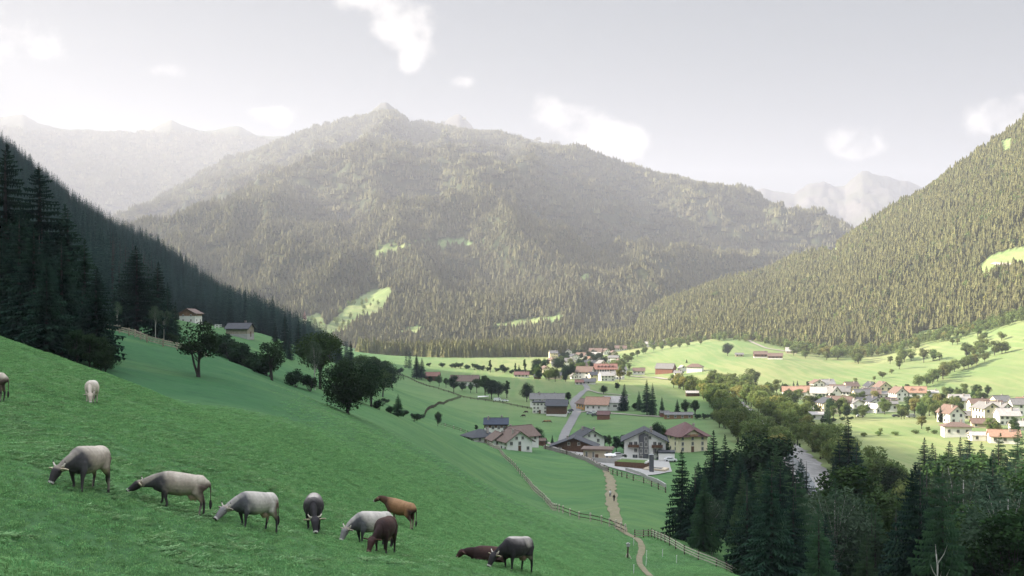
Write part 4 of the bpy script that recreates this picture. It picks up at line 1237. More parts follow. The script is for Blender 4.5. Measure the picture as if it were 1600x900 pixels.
mb = MB(); slab(mb, (-5.6, -7.7, 5.4), (0, -7.7, 8.5), (0, -1.5, 8.5), (-5.6, -1.5, 5.4), .25); slab(mb, (0, -7.7, 8.5), (5.6, -7.7, 5.4), (5.6, -1.5, 5.4), (0, -1.5, 8.5), .25); mb.build('gable_roof', RM['maroon'], e)
mb = MB(); mb.box((0, -7.2, 5.9), (3, 1.0, .12)); mb.box((0, -7.7, 6.3), (3, .08, .8)); mb.build('balcony', M['timber_warm'], e)
house(ground_at2(919, 408), 'white chalet with dark roof and two white chimneys beside the village road', 10, 11, 4.6, 3.0, 12, roof='slate', floors=2, cols=2, chimneys=2, over=1.1)
e = house(ground_at2(898, 385), 'low building with a wide black roof and an open front porch', 15.5, 9, 2.6, 2.9, -8, wall='timber', roof='slate', floors=1, cols=3, side_cols=2, chimneys=1, over=1.5)
e = house(ground_at2(934, 357), 'beige flat-roofed annex beside the parking court', 9.4, 7.5, 3.4, .3, -10, wall='beige', roof='brown', kind='flat', floors=1, cols=4, side_cols=2, chimneys=0, over=.8, win=(.6, 1.9), name='annex')
e = house(ground_at2(803, 372), 'chalet with plum-brown roof and white timber-framed front at the field edge', 9.6, 11, 3.8, 3.3, 22, roof='brown', floors=2, cols=3, chimneys=1, over=1.0, name='chalet')
house(ground_at2(779, 378), 'small white gabled chalet tucked left of the plum-brown roofed one', 6.6, 8, 2.8, 2.3, 18, roof='brown', floors=1, cols=2, side_cols=2, chimneys=1, over=.8, name='chalet')
house(ground_at2(812, 392), 'rear chalet with a dark brown roof behind the timber-framed one', 9.5, 11, 4.4, 3.2, -50, roof='brown', floors=2, cols=2, chimneys=1, over=.9, name='chalet')
house(ground_at2(750, 388), 'low house with a dark hipped roof leftmost of the lower houses', 10, 9, 2.2, 2.6, 30, roof='slate', kind='hip', floors=1, cols=2, chimneys=1, over=1.0)
e = house(ground_at2(775, 412), 'house with a dark blue solar roof above a white band and slate lower roof', 8.5, 9.2, 6.0, 1.9, 90, wall='plaster', roof='blue', floors=2, cols=2, side_cols=4, chimneys=2, over=.6, upper='timber', upper_from=.76)
mb = MB(); slab(mb, (3.6, -5.2, 3.6), (9.6, -5.2, 1.6), (9.6, 5.2, 1.6), (3.6, 5.2, 3.6), .2); mb.build('lower_roof', RM['grey'], e)
mb = MB(); mb.box((6.5, 0, 0), (5.2, 9.2, 3.0)); mb.build('lower_wall', M['plaster'], e)
house(at(845, 696), 'small red-brown shed at the end of the gravel lane', 3.4, 4, 2.0, .8, 80, wall='timber_red', roof='brown', floors=0, cols=0, chimneys=0, over=.3, name='shed', cat='shed', door=False)
# dark clad pillar and pool terrace
P = ground_at2(1018, 318)
e = empty('pillar', P); tag(e, 'tall dark clad pillar rising beside the pool terrace', 'pillar')
mb = MB(); mb.box((0, 0, 2.4), (1.3, 1.3, 6.0)); mb.build('shaft', M['grey_clad'], e); mb = MB(); mb.box((0, 0, 5.46), (1.5, 1.5, .12)); mb.build('cap', M['metal'], e)
P = ground_at2(1000, 326)
e = empty('pool_terrace', P, R(-24)); tag(e, 'terrace with grass roof and pale parapet between the annex and the pillar', 'terrace')
mb = MB(); mb.box((-3, 2, 0.2), (10, 7, 3.6)); mb.build('wall', M['timber'], e)
mb = MB(); mb.box((-3, 2, 2.03), (9.4, 6.4, .1)); mb.build('turf', M['mown'], e)
mb = MB(); mb.box((-3, 5.6, 2.2), (10.4, .3, .6)); mb.box((2.2, 2, 2.2), (.3, 7.4, .6)); mb.build('parapet', M['plaster'], e)
mb = MB(); mb.box((5.6, -1.0, -.4), (7, 5, 2.2)); mb.build('deck', M['beige'], e)
mb = MB(); mb.box((5.4, -1.0, .72), (4.4, 2.6, .06)); mb.build('pool', M['water'], e)
P = ground_at2(950, 342)
e = empty('sunken_court', P, R(-22)); tag(e, 'grey walled court with a white parasol below the beige annex', 'court')
mb = MB(); mb.box((0, -2.4, .6), (9.5, .3, 2.6)); mb.box((4.7, 0, .6), (.3, 5, 2.6)); mb.build('wall', M['concrete'], e)
mb = MB(); mb.box((0, 0, .1), (9, 4.4, .2)); mb.build('floor', M['plaster'], e)
mb = MB(); mb.add([(-1.9,-1.9,2.5),(1.9,-1.9,2.5),(1.9,1.9,2.5),(-1.9,1.9,2.5),(0,0,3.1),(-1.9,-1.9,2.4),(1.9,-1.9,2.4),(1.9,1.9,2.4),(-1.9,1.9,2.4)], [(0,1,4),(1,2,4),(2,3,4),(3,0,4),(0,5,6,1),(1,6,7,2),(2,7,8,3),(3,8,5,0),(8,7,6,5)]); mb.bar((0,0,0),(0,0,2.6),.08)
o = mb.build('parasol', M['white'], loc=P+Vector((.8, .3, .2))); tag(o, 'white parasol open over the grey walled court', 'parasol')

# ---- farm by the road bend
house(at(845, 645), 'white three-storey farmhouse block left of the dark barn by the road', 8.2, 10, 6.2, .3, -8, roof='slate', kind='flat', floors=3, cols=4, side_cols=3, chimneys=1, over=.4, win=(1.0, .9))
house(at(870, 649), 'dark timber barn on a white base beside the road bend', 12, 11, 6.0, 2.6, 84, wall='timber', roof='slate', floors=0, cols=0, chimneys=0, over=1.0, name='barn', cat='barn', base='plaster')
house(ground_at2(855, 620), 'long grey-roofed farm building behind the white block and barn', 9, 20, 5.2, 2.8, 84, roof='grey', floors=2, cols=2, side_cols=5, chimneys=2, over=.9)
house(at(914, 639), 'small ochre house with a brown roof at the road junction', 7, 8, 3.6, 2.2, 30, wall='ochre', roof='brown', floors=1, cols=2, chimneys=1, name='farmhouse')
house(at(934, 641), 'white farm with a broad orange tiled roof', 12, 13, 4.0, 3.6, 76, roof='orange', floors=1, cols=3, side_cols=4, chimneys=1, over=.9, name='farmhouse')
house(at(961, 640), 'white farm wing with a pale grey roof behind the tall spruce', 11, 13, 4.6, 3.2, 84, roof='pale', floors=1, cols=2, side_cols=3, chimneys=0, over=.7, win=(2.2, .9), name='farm_wing')
house(at(943, 655), 'maroon timber shed beside the parked cars', 5, 6.5, 2.6, 1.6, 80, wall='timber_red', roof='maroon', floors=0, cols=0, chimneys=0, over=.4, name='shed', cat='shed')
house(at(1060, 654), 'long low brown shed in the field behind the cream house', 4, 15, 2.2, 1.0, 88, wall='timber_warm', roof='grey', floors=1, cols=0, side_cols=4, chimneys=0, over=.4, name='shed', cat='shed', door=False)
house(at(1038, 651), 'short red plank shed at the left end of the long brown shed', 4, 5, 2.2, .9, 88, wall='timber_red', roof='grey', floors=0, cols=0, chimneys=0, over=.3, name='shed', cat='shed', door=False)
house(at(1082, 619), 'small open hay shed alone in the sunny field', 4.5, 9, 2.4, 1.2, 86, wall='timber', roof='pale', floors=0, cols=0, chimneys=0, over=.5, name='shed', cat='shed', door=False)
house(at(676, 594), 'red-roofed barn beside the pair of spruces', 7, 11, 3.6, 2.6, 86, wall='timber', roof='red', floors=0, cols=0, chimneys=0, over=.7, name='barn', cat='barn')
house(at(726, 602), 'long white farmhouse with a brown roof behind the valley trees', 12, 22, 3.8, 4.0, 86, roof='brown', floors=1, cols=3, side_cols=6, chimneys=2, over=.9, name='farmhouse')

# ---- left slope
P = ground_at2(298, 470); 
e = house(P, 'white chalet with a timber gable alone above the green knoll', 7.4, 8, 4.4, 1.9, -6, roof='brown', floors=2, cols=2, side_cols=2, chimneys=0, over=.9, win=(.6, .7), name='chalet', upper='timber_warm', upper_from=.72, door=False)
e = house(at(375, 526), 'grey weathered barn with a dark roof and pale lean-to on the knoll', 7.5, 9, 3.4, 2.0, 84, wall='old_wood', roof='slate', floors=0, cols=0, chimneys=1, over=.8, name='barn', cat='barn', base='concrete')
mb = MB(); slab(mb, (3.4, -3.6, 3.4), (6.2, -3.6, 2.7), (6.2, 3.6, 2.7), (3.4, 3.6, 3.4), .15); mb.build('lean_to', RM['pale'], e)
for i, px in enumerate((338, 343.5)):
    P = at(px, 513); mb = MB()
    mb.box((0, 0, .9), (1.3, .9, .25)); mb.box((-.5, 0, .2), (.25, .8, 1.4)); mb.box((.1, 0, 1.5), (1.2, .9, .2)); mb.box((-.45, 0, 1.3), (.2, .8, .5))
    o = mb.build('garden_bench', M['white'], loc=P); tag(o, 'white garden bench on the knoll, %s of the two' % ('left' if i == 0 else 'right'), 'bench', 'white benches on the knoll')

# ---- main village, hotel and the farms around
e = house(at(946, 592), 'large white hotel with a red roof and rows of balcony windows', 13, 21, 9.5, 4.6, 86, roof='red', floors=3, cols=4, side_cols=9, chimneys=2, over=.8, dormers=5, win=(1.2, 1.6), name='hotel', cat='hotel', detail=False)
house(at(914, 592), 'white wing with a brown roof left of the hotel', 11, 15, 7.0, 4.5, 70, roof='brown', floors=2, cols=3, side_cols=5, chimneys=1, win=(1.2, 1.4), detail=False)
VILL = [ # px, base row, width px, eave px, rise px, turn, wall, roof, label
 (852,583,14,7,4,20,'cream','brown','cream village house with a brown roof in front of the dark tree clump'),
 (866,592,22,6,4,80,'beige','slate','village house with a long dark roof and a pale beige end wall'),
 (815,589,22,4,4,84,'plaster','maroon','low house with a pinkish red roof leftmost in the village'),
 (871,573,18,5,3,84,'plaster','grey','grey-roofed house in the middle of the village trees'),
 (886,582,12,5,3,20,'plaster','slate','small white house with a dark roof below the village trees'),
 (881,561,16,4,4,84,'beige','slate','dark-roofed house at the upper left edge of the village'),
 (897,562,14,5,4,20,'plaster','slate','white-gabled house with a dark roof near the village top'),
 (908,560,16,5,4,60,'plaster','brown','brown-roofed house right of the dark-roofed gable near the village top'),
 (917,550,14,6,4,10,'plaster','pale','bright white house with a pale roof at the top of the village'),
 (893,567,9,4,2,0,'plaster','grey','tiny white house between two dark roofs'),
 (906,570,12,4,3,80,'plaster','grey','small grey-roofed house above the hotel wing'),
 (931,555,20,6,5,75,'beige','brown','large brown-roofed farm at the upper right of the village'),
 (947,554,13,5,4,15,'plaster','brown','white-walled house right of the large brown-roofed farm'),
 (925,566,14,6,3,80,'plaster','orange','white house with a rosy roof above the hotel'),
 (938,568,10,5,3,20,'plaster','grey','small pale house between the hotel and the brown farm'),
 (958,556,10,5,3,10,'beige','brown','narrow brown house above the hedge'),
 (970,548,18,4,4,80,'plaster','brown','brown-roofed house on the slope right of the village top'),
 (1017,541,18,4,3,84,'plaster','pale','pale house in the bushes on the slope above the big meadow'),
 (1042,537,12,3,3,80,'plaster','pale','tiny pale hut rightmost in the bushes above the big meadow'),
 (998,585,18,6,4,84,'plaster','brown','white house with a brown roof between hotel and red-brown farm'),
 (905,601,12,3,3,84,'plaster','red','small red-roofed house where the road leaves the village'),
 (920,600,20,4,4,80,'plaster','grey','grey-roofed hall where the road enters the village'),
 (896,592,9,5,3,10,'plaster','grey','little white house left of the village road end'),
 (862,566,10,4,3,30,'beige','brown','small brown house at the left end of the village'),
 (840,592,10,3,3,80,'timber','slate','dark hut right of the pinkish red roof'),
 (1060,586,12,3,3,60,'plaster','grey','small grey-roofed annex between the two farms'),
 (1040,583,28,8,7,62,'timber_red','grey','big red-brown barn with a wide grey roof on the sunny meadow'),
 (1086,581,24,8,5,70,'plaster','brown','white farmhouse with a brown hipped roof right of the red-brown barn'),
 (1066,580,10,5,4,10,'plaster','pale','small white cottage between barn and farmhouse'),
 (1123,595,34,5,4,80,'timber_red','brown','long brown barn with a white base on the sunny meadow'),
 (1056,594,10,4,2,84,'timber_red','orange','tiny orange hut below the red-brown barn'),
 (1188,559,20,6,4,80,'timber_red','brown','left red-brown farmhouse with a white base on the upper meadow'),
 (1211,561,22,5,4,76,'timber_red','brown','right red-brown farmhouse with a white base on the upper meadow'),
 (1236,552,16,4,5,75,'beige','pale','pinkish hut under the wood at the end of the hillside track'),
 (1155,557,12,3,2,80,'beige','grey','small grey shed left of the red-brown farmhouses'),
 (1240,622,34,11,7,78,'plaster','orange','chalet hotel with an orange-brown roof and a white balcony front among trees'),
 (1259,618,18,9,6,80,'plaster','orange','right wing of the chalet hotel with an orange roof'),
 (1286,622,24,5,3,84,'plaster','pale','flat pale-roofed hall right of the chalet hotel'),
 (1287,640,32,9,5,80,'plaster','grey','white house with a grey roof in front of the pale hall'),
 (1278,655,26,8,2,80,'plaster','pale','low white row with a pale roof behind the garden hedge'),
 (1316,636,28,10,6,78,'plaster','brown','white house with a brown roof in the centre of the right village'),
 (1334,640,20,11,5,20,'plaster','grey','bluish white house with a grey gable in the right village'),
 (1349,636,20,9,6,75,'plaster','slate','house with a dark slate roof in the right village'),
 (1367,645,20,8,6,30,'plaster','pale','white house with a pale brown gable in the right village'),
 (1388,643,24,13,3,82,'plaster','grey','tall white house with balconies at the right end of the village row'),
 (1381,623,50,8,3,84,'plaster','grey','long white workshop with a grey roof behind the right village'),
 (1386,630,26,5,3,84,'beige','brown','brown-roofed hall in front of the long workshop'),
 (1430,622,30,10,8,74,'plaster','orange','white house with a bright orange roof and two white dormers'),
 (1455,620,18,7,3,80,'plaster','pale','white annex right of the bright orange roof'),
 (1520,637,44,9,3,82,'plaster','pale','long pale-roofed depot on the meadow edge'),
 (1313,612,16,4,3,84,'plaster','grey','small grey roof at the far left of the workshop'),
 (1494,682,40,17,6,80,'plaster','brown','large white apartment house with brown hipped roof and balconies'),
 (1535,668,32,8,6,74,'beige','brown','brown-roofed house behind the apartment house'),
 (1513,655,18,5,5,80,'plaster','grey','small house behind with a grey roof above the apartment house'),
 (1531,688,30,8,3,84,'plaster','pale','low pale-roofed wing right of the apartment house'),
 (1568,692,42,12,8,74,'plaster','orange','white house with a wide orange roof at the right edge'),
 (1592,672,26,8,6,80,'plaster','pale','house with a pale grey roof behind the wide orange one'),
 (1597,632,16,6,5,80,'plaster','orange','half-hidden orange roof at the far right edge'),
 (1572,645,10,9,4,20,'plaster','red','narrow white house with a red gable at the right'),
 (1553,632,12,6,4,80,'beige','brown','small brown house right of the depot'),
 (556,543,14,4,3,80,'plaster','red','red-roofed house leftmost in the distant hamlet'),
 (574,541,14,4,3,84,'plaster','red','second red-roofed house of the distant hamlet'),
 (592,543,14,4,3,76,'plaster','orange','orange-roofed house in the middle of the distant hamlet'),
 (608,546,14,4,3,84,'plaster','red','right red-roofed house of the distant hamlet'),
 (612,538,8,4,2,10,'plaster','pale','white house on the right above the distant hamlet'),
]
for (px, py, wpx, epx, rpx, turn, wall, roof, lb) in VILL:
    P = at(px, py)
    k = P.y/F
    wide = wpx*k; ev = max(2.4, epx*k); rs_ = max(1.0, rpx*k)
    side = abs(turn) > 45
    Wd = min(max(5.5, wide*(.6 if side else 1.0)), 16); Dp = wide if side else max(6.0, wide*1.1)
    kind = 'hip' if 'hipped' in lb else ('flat' if 'flat' in lb else 'gable')
    white = ('white base' in lb)
    near = P.y < 520
    fl = max(1, int(ev/2.5)) if 'barn' not in lb or white else 0
    nm = 'barn' if 'barn' in lb else ('shed' if 'shed' in lb or 'hut' in lb else ('workshop' if 'workshop' in lb or 'depot' in lb or 'hall' in lb else 'house'))
    big = wide > 14
    e = house(P, lb, Wd, Dp, ev, rs_, turn, wall=wall, roof=roof, kind=kind, floors=fl, cols=3 if Wd > 8 else 2, side_cols=max(2, int(Dp/3)), chimneys=(0 if nm in ('barn', 'workshop', 'shed') else (2 if big else 1)),
              over=.8, detail=near, name=nm, cat=nm if nm != 'workshop' else 'hall', base='plaster' if white else None, door=False, win=(1.1, 1.3) if near else (1.2, 1.4), dormers=(2 if 'dormers' in lb else 0))
    if 'balcon' in lb:
        for z in ((ev*.36, ev*.7) if ev > 6 else (ev*.5,)):
            mb = MB(); mb.box((Wd/2+.6, 0, z), (1.2, Dp*.8, .15)); mb.box((Wd/2+1.2, 0, z+.5), (.1, Dp*.8, .9)); mb.build('balcony', M['timber_warm'], e)
rh = random.Random(12)
FILL = []
def fill_houses(n, x0, x1, y0, y1, what, group, avoid=()):
    k = 0
    for t in range(400):
        if k >= n: break
        px, py = rh.uniform(x0, x1), rh.uniform(y0, y1)
        if any(abs(px-a) < 15 and abs(py-b) < 5 for a, b in FILL): continue
        FILL.append((px, py)); k += 1
        P = at(px, py)
        Wd, Dp = rh.uniform(7, 9.5), rh.uniform(9, 13); roof = rh.choice(('grey', 'brown', 'slate', 'pale', 'brown', 'grey'))
        e = house(P, what % {'grey': 'grey', 'brown': 'brown', 'slate': 'dark', 'pale': 'pale'}[roof], Wd, Dp, rh.uniform(4.6, 7.0), rh.uniform(2.2, 3.6), rh.choice((20, 70, 84, 100, 5)), wall=rh.choice(('plaster', 'plaster', 'cream')), roof=roof,
                  floors=2, cols=2, side_cols=4, chimneys=1, over=.8, detail=False, door=False, win=(1.2, 1.4), group=group)
        mb = MB(); mb.box((Wd/2+.55, 0, 2.7), (1.1, Dp*.7, .14)); mb.box((Wd/2+1.1, 0, 3.15), (.08, Dp*.7, .85)); mb.build('balcony', M['timber_warm'], e)
for v in VILL: FILL.append((v[0], v[1]))
FILL += [(946, 590), (914, 590)]
fill_houses(16, 1272, 1405, 610, 648, 'white house with a %s roof packed in the right village', 'houses packed in the right village')
fill_houses(9, 1480, 1600, 628, 668, 'white house with a %s roof near the right edge village', 'houses near the right edge village')
fill_houses(15, 862, 975, 553, 596, 'village house with a %s roof among the garden trees', 'houses among the garden trees of the main village')
# church spire of the distant hamlet
P = ground_at2(476, 1750)
e = empty('church', P); tag(e, 'pale pink church tower with a pointed spire above the dark left trees', 'church')
mb = MB(); mb.box((0, 0, 14), (6, 6, 34)); mb.build('tower', M['cream'], e)
mb = MB(); mb.add([(-3.4,-3.4,31),(3.4,-3.4,31),(3.4,3.4,31),(-3.4,3.4,31),(0,0,46)], [(0,1,4),(1,2,4),(2,3,4),(3,0,4),(3,2,1,0)]); mb.build('spire', RM['red'], e)
for i, (px, py, w) in enumerate(((648,537,5), (632,546,6), (660,553,5), (678,536,4))):
    P = ground_at2(px, 1440 - 12*i); P.z += 0
    top = (HY-py)/F*P.y
    e = house(P, ('white house glimpsed before the valley spruces, %s of four' % ('second', 'leftmost', 'third', 'rightmost')[i]), 6, 7, 4.6, 2.2, 20, roof='pale', floors=2, cols=2, side_cols=2, chimneys=0, detail=False, name='house', door=False)

# ---- cars, vans
M['car_white'] = mat('white_car_paint', (0.72, 0.72, 0.72), 0.25, 0.5, var=0.02)
M['car_dark'] = mat('dark_car_paint', (0.03, 0.035, 0.045), 0.25, 0.5, var=0.02)
M['car_blue'] = mat('blue_car_paint', (0.05, 0.09, 0.2), 0.25, 0.5, var=0.02)
M['car_silver'] = mat('silver_car_paint', (0.36, 0.37, 0.38), 0.3, 0.5, var=0.02)
M['tyre'] = mat('tyre', (0.02, 0.02, 0.02), 0.9, 0.1)
_cars = {}
def car(P, rz, paint, label, van=False):
    k = (paint, van)
    if k not in _cars:
        b = MB()
        if van: prof = [(-2.4,.35),(2.4,.35),(2.45,.9),(2.3,1.15),(1.7,1.9),(1.5,2.0),(-2.35,2.0),(-2.45,.9)]
        else: prof = [(-2.1,.32),(2.1,.32),(2.15,.65),(2.05,.82),(1.1,.95),(-1.75,1.0),(-2.1,.95),(-2.15,.6)]
        b.prism([(x, z) for x, z in prof], -.85, .85)
        if not van:
            cab = [(-1.8,.97),(1.05,.94),(.35,1.42),(-1.2,1.45)]
            b.add([(x, -.78 if z < 1.2 else -.62, z) for x, z in cab] + [(x, .78 if z < 1.2 else .62, z) for x, z in cab], [(0,1,2,3),(7,6,5,4),(0,4,5,1),(1,5,6,2),(2,6,7,3),(3,7,4,0)])
        g = MB()
        if van: g.box((1.2,0,1.45),(1.0,1.74,.5)); g.add([(1.78,-.7,1.75),(1.78,.7,1.75),(2.33,.7,1.18),(2.33,-.7,1.18),(1.70,-.7,1.7),(1.70,.7,1.7),(2.2,.7,1.15),(2.2,-.7,1.15)], [(0,3,2,1),(4,5,6,7),(0,1,5,4),(1,2,6,5),(2,3,7,6),(3,0,4,7)])
        else:
            g.prism([(-1.5,1.03),(.82,1.01),(.28,1.36),(-1.1,1.38)], -.76, .76)
            g.add([(.42,-.6,1.40),(.42,.6,1.40),(1.08,.7,.98),(1.08,-.7,.98),(.32,-.6,1.36),(.32,.6,1.36),(.95,.7,.94),(.95,-.7,.94)], [(0,3,2,1),(4,5,6,7),(0,1,5,4),(1,2,6,5),(2,3,7,6),(3,0,4,7)])
        w = MB(); w.tube([(0,-.11,0),(0,.11,0)], [.33,.33], 14)
        _cars[k] = (b.mesh('car_body', M[paint]), g.mesh('car_glass', M['glass']), w.mesh('wheel', M['tyre'], True))
    b, g, w = _cars[k]
    e = empty('parked_van' if van else 'parked_car', P + Vector((0, 0, .18)), R(rz)); tag(e, label, 'van' if van else 'car', 'parked vehicles in the valley')
    link('body', b, e); link('glass', g, e)
    for x in (-1.35, 1.35):
        for y in (-.78, .78): link('wheel', w, e, (x, y, .33))
car(at(967, 714), 8, 'car_white', 'white car parked left of the white guest house')
car(at(1048, 722), -5, 'car_white', 'white car parked at the end of the yard by the dark trees')
car(at(1036, 720), 10, 'car_dark', 'dark car parked left of the white car by the dark trees')
car(at(888, 647), 60, 'car_silver', 'silver car parked beside the barn at the road bend')
car(at(892, 643), 60, 'car_dark', 'dark car parked right of the silver one at the road bend')
car(at(922, 648), 5, 'car_silver', 'silver car in the farm yard left of the maroon shed')
car(at(930, 651), -10, 'car_dark', 'dark car nearest the maroon shed')
car(at(928, 646), 0, 'car_white', 'white car in the farm yard in front of the ochre house')
car(at(777, 627), 10, 'car_white', 'white van in the farm garden under the valley trees', van=True)
car(at(789, 628), -20, 'car_white', 'small white car right of the white van under the valley trees')
car(at(1240, 653), 0, 'car_white', 'white camper leftmost behind the garden hedge', van=True)
car(at(1256, 653), 5, 'car_white', 'white camper in the middle behind the garden hedge', van=True)
car(at(1266, 654), -5, 'car_white', 'white car right of the campers behind the garden hedge')
car(at(1424, 653), 0, 'car_silver', 'silver van parked at the meadow edge right of the tall white house', van=True)
car(at(1344, 652), 0, 'car_white', 'white car parked in front of the right village row')
car(at(1400, 652), 0, 'car_dark', 'dark car parked below the tall white balcony house')
# white tarpaulin on a frame by the farm trees
P = at(755, 623); mb = MB(); slab(mb, (-3.6, -1.6, 1.2), (3.6, -1.6, 1.5), (3.6, 1.6, 1.9), (-3.6, 1.6, 1.6), .1)
for x in (-3.2, 3.2):
    for y in (-1.3, 1.3): mb.bar((x, y, -.3), (x, y, 1.5), .12)
o = mb.build('canopy', M['white'], loc=P); tag(o, 'white canopy on posts left of the parked van under the valley trees', 'canopy')

# ================================================================== TREES AND SHRUBS ONE BY ONE
def top_tree(kind, name, px, top, Y, label, group=None, sx=1.0, hmax=60):
    P = ground_at2(px, Y)
    H = min(hmax, (HY-top)/F*Y - P.z)
    return plant_tree(kind, name, P, max(H, 2.5), label, group, sx=sx)
def base_tree(kind, name, px, py, hpx, label, group=None, sx=1.0, cat='tree'):
    P = at(px, py)
    return plant_tree(kind, name, P, hpx*P.y/F, label, group, cat=cat, sx=sx)

# -- big spruces behind the first crest at the left edge
G = 'dark spruces behind the first crest'
for px, top, Y, sx, lb in ((62,263,150,2.0,'tallest dark spruce behind the first crest, its broad top rising over the left wood'), (8,222,158,1.6,'dark spruce at the extreme left edge, its tip above the others there'),
        (30,330,136,1.7,'dark spruce just left of the tallest one, one of its lower neighbours'), (106,318,152,1.8,'dark spruce right of the tallest one, second highest of the stand'),
        (96,372,132,1.7,'lower dark spruce in front of the second highest of the stand'), (132,372,140,1.7,'dark spruce near the right end of the left stand'), (150,418,130,1.8,'rightmost dark spruce of the left stand, boughs down to the grass')):
    top_tree('spruce', 'spruce_tree', px, top, Y, lb, G, sx)
for i in range(16):
    px = random.uniform(-70, 145); Y = random.uniform(122, 165)
    top_tree('spruce', 'spruce_tree', px, random.uniform(340, 430) if px < 120 else random.uniform(430, 480), Y, 'dark spruce packed inside the left stand behind the first crest', 'spruces packed inside the left stand', 1.8)
for px, py, h in ((158,560,60),(165,548,45),(140,565,60),(120,560,60)):
    P = ground_at2(px, 124); plant_tree('dark', 'maple_tree', P, h*124/F, 'low leafy tree at the foot of the left spruce stand', 'leafy trees at the foot of the left spruces')
# -- stand above the rail fence
G = 'spruces above the weathered fence'
for px, top, Y, sx, lb in ((214,383,215,2.1,'broad dark spruce standing alone above the weathered fence'), (190,430,222,1.6,'slim spruce left of the broad one above the fence'), (246,408,232,1.6,'dark spruce right of the broad one above the fence'),
        (262,440,226,1.1,'spruce at the right end of the stand above the fence'), (178,455,210,1.0,'short spruce at the left end of the stand above the fence'), (274,470,240,1.0,'smallest spruce at the right end of the stand above the fence')):
    top_tree('spruce', 'spruce_tree', px, top, Y, lb, G, sx)
for i, px in enumerate((183, 243, 256)):
    top_tree('birch', 'birch_tree', px, 470 + 5*i, 205 + 6*i, ('leftmost', 'middle', 'rightmost')[i] + ' thin pale-stemmed birch behind the weathered fence', 'birches behind the weathered fence')
# -- hillside front rows, one by one
P1 = LEFT_FRONT
for i, p in enumerate(P1):
    px = CX + F*p[0]/p[1]
    kind = 'slim_spruce'
    area = 'behind the chalet' if px < 330 else ('behind the grey barn' if px < 410 else ('on the toe of the left hill' if px > 470 else 'above the green knoll'))
    plant_tree(kind, 'hill_spruce', Vector(p), random.uniform(15, 24), 'shaded spruce in the hillside rows ' + area, 'hillside spruces ' + area, sx=1.25)
# -- single trees and shrubs on and behind the second slope
base_tree('open', 'ash_tree', 311, 589, 88, 'many-stemmed dark tree standing alone on the second slope below the chalet', sx=1.3)
base_tree('open', 'ash_tree', 424, 594, 62, 'smaller dark tree on the ridge below the grey barn', sx=1.15)
base_tree('great', 'maple_tree', 543, 647, 86, 'large round black-green tree in the middle of the slope', sx=1.0)
top_tree('dark', 'maple_tree', 580, 560, 225, 'tall leafy tree just behind the large round one on its right')
top_tree('broad', 'maple_tree', 500, 516, 235, 'tallest leafy tree behind the crest, left of the large round one', sx=1.1)
top_tree('birch', 'birch_tree', 492, 530, 222, 'pale-stemmed birch beside the tallest leafy tree behind the crest')
base_tree('larch', 'young_larch', 622, 651, 36, 'small dark tree by itself on the field edge right of the large round one', sx=2.0)
base_tree('dark', 'round_bush', 684, 666, 24, 'upright rounded bush at the upper end of the long fence', cat='bush', sx=.62)
for px, py, h, lb in ((648,659,13,'dark shrub on the field edge between small tree and rounded bush'), (610,646,12,'low dark shrub on the ridge right of the large round tree'), (630,651,9,'smallest dark shrub under the small field-edge tree'), (592,640,16,'dark shrub touching the right side of the large round tree'),
                      (462,605,28,'left dark shrub mass on the crest beside the pale birch'), (483,611,26,'right dark shrub mass on the crest beside the pale birch'), (268,536,16,'dark bush under the spruces at the right end of the fence')):
    P = at(px, py); plant_tree('shrub', 'shrub', P, h*P.y/F*1.05, lb, cat='shrub')
hl = px_pts([(340,548),(360,562),(380,572),(400,580),(418,588)])
for i, p in enumerate(smooth_path(hl, 4.0)):
    plant_tree('shrub', 'hedge_shrub', Vector((p.x, p.y, gz(p.x, p.y))), random.uniform(3.6, 5.2), 'dark shrub in the hedge running down between the two lone slope trees', 'hedge between the two lone slope trees', cat='shrub', sx=1.3)
# -- dark trees at the toe of the left hill
for px, top, Y, kind, lb in ((445,488,420,'spruce','spruce with a sharp tip at the lower end of the left wood'), (466,500,430,'spruce','second spruce at the lower end of the left wood'), (430,500,440,'spruce','third spruce inward at the lower end of the left wood'), (452,512,400,'spruce','low spruce in front at the lower end of the left wood'),
        (530,528,520,'spruce','slim spruce behind the large round tree'), (548,532,560,'spruce','slim spruce above the right side of the large round tree'), (515,520,500,'broad','leafy tree behind the crest right of the tallest one'), (540,556,420,'broad','leafy tree directly over the large round one'),
        (566,553,470,'broad','leafy tree in the row behind the slope, second from the left'), (585,556,520,'broad','leafy tree in the row behind the slope, third from the left'), (600,562,540,'broad','leafy tree in the row behind the slope, fourth from the left'), (612,570,520,'dark','dark rounded tree at the right end of the row behind the slope'), (598,575,430,'broad','low leafy tree at the near end of the row behind the slope')):
    top_tree(kind, 'spruce_tree' if kind == 'spruce' else 'maple_tree', px, top, Y, lb, sx=1.1)
for px, py, h, lb in ((625,585,11,'small bush at the end of the row behind the slope'), (560,600,16,'bush at the back foot of the large round tree')):
    P = at(px, py); plant_tree('shrub', 'shrub', P, h*P.y/F, lb, cat='shrub')
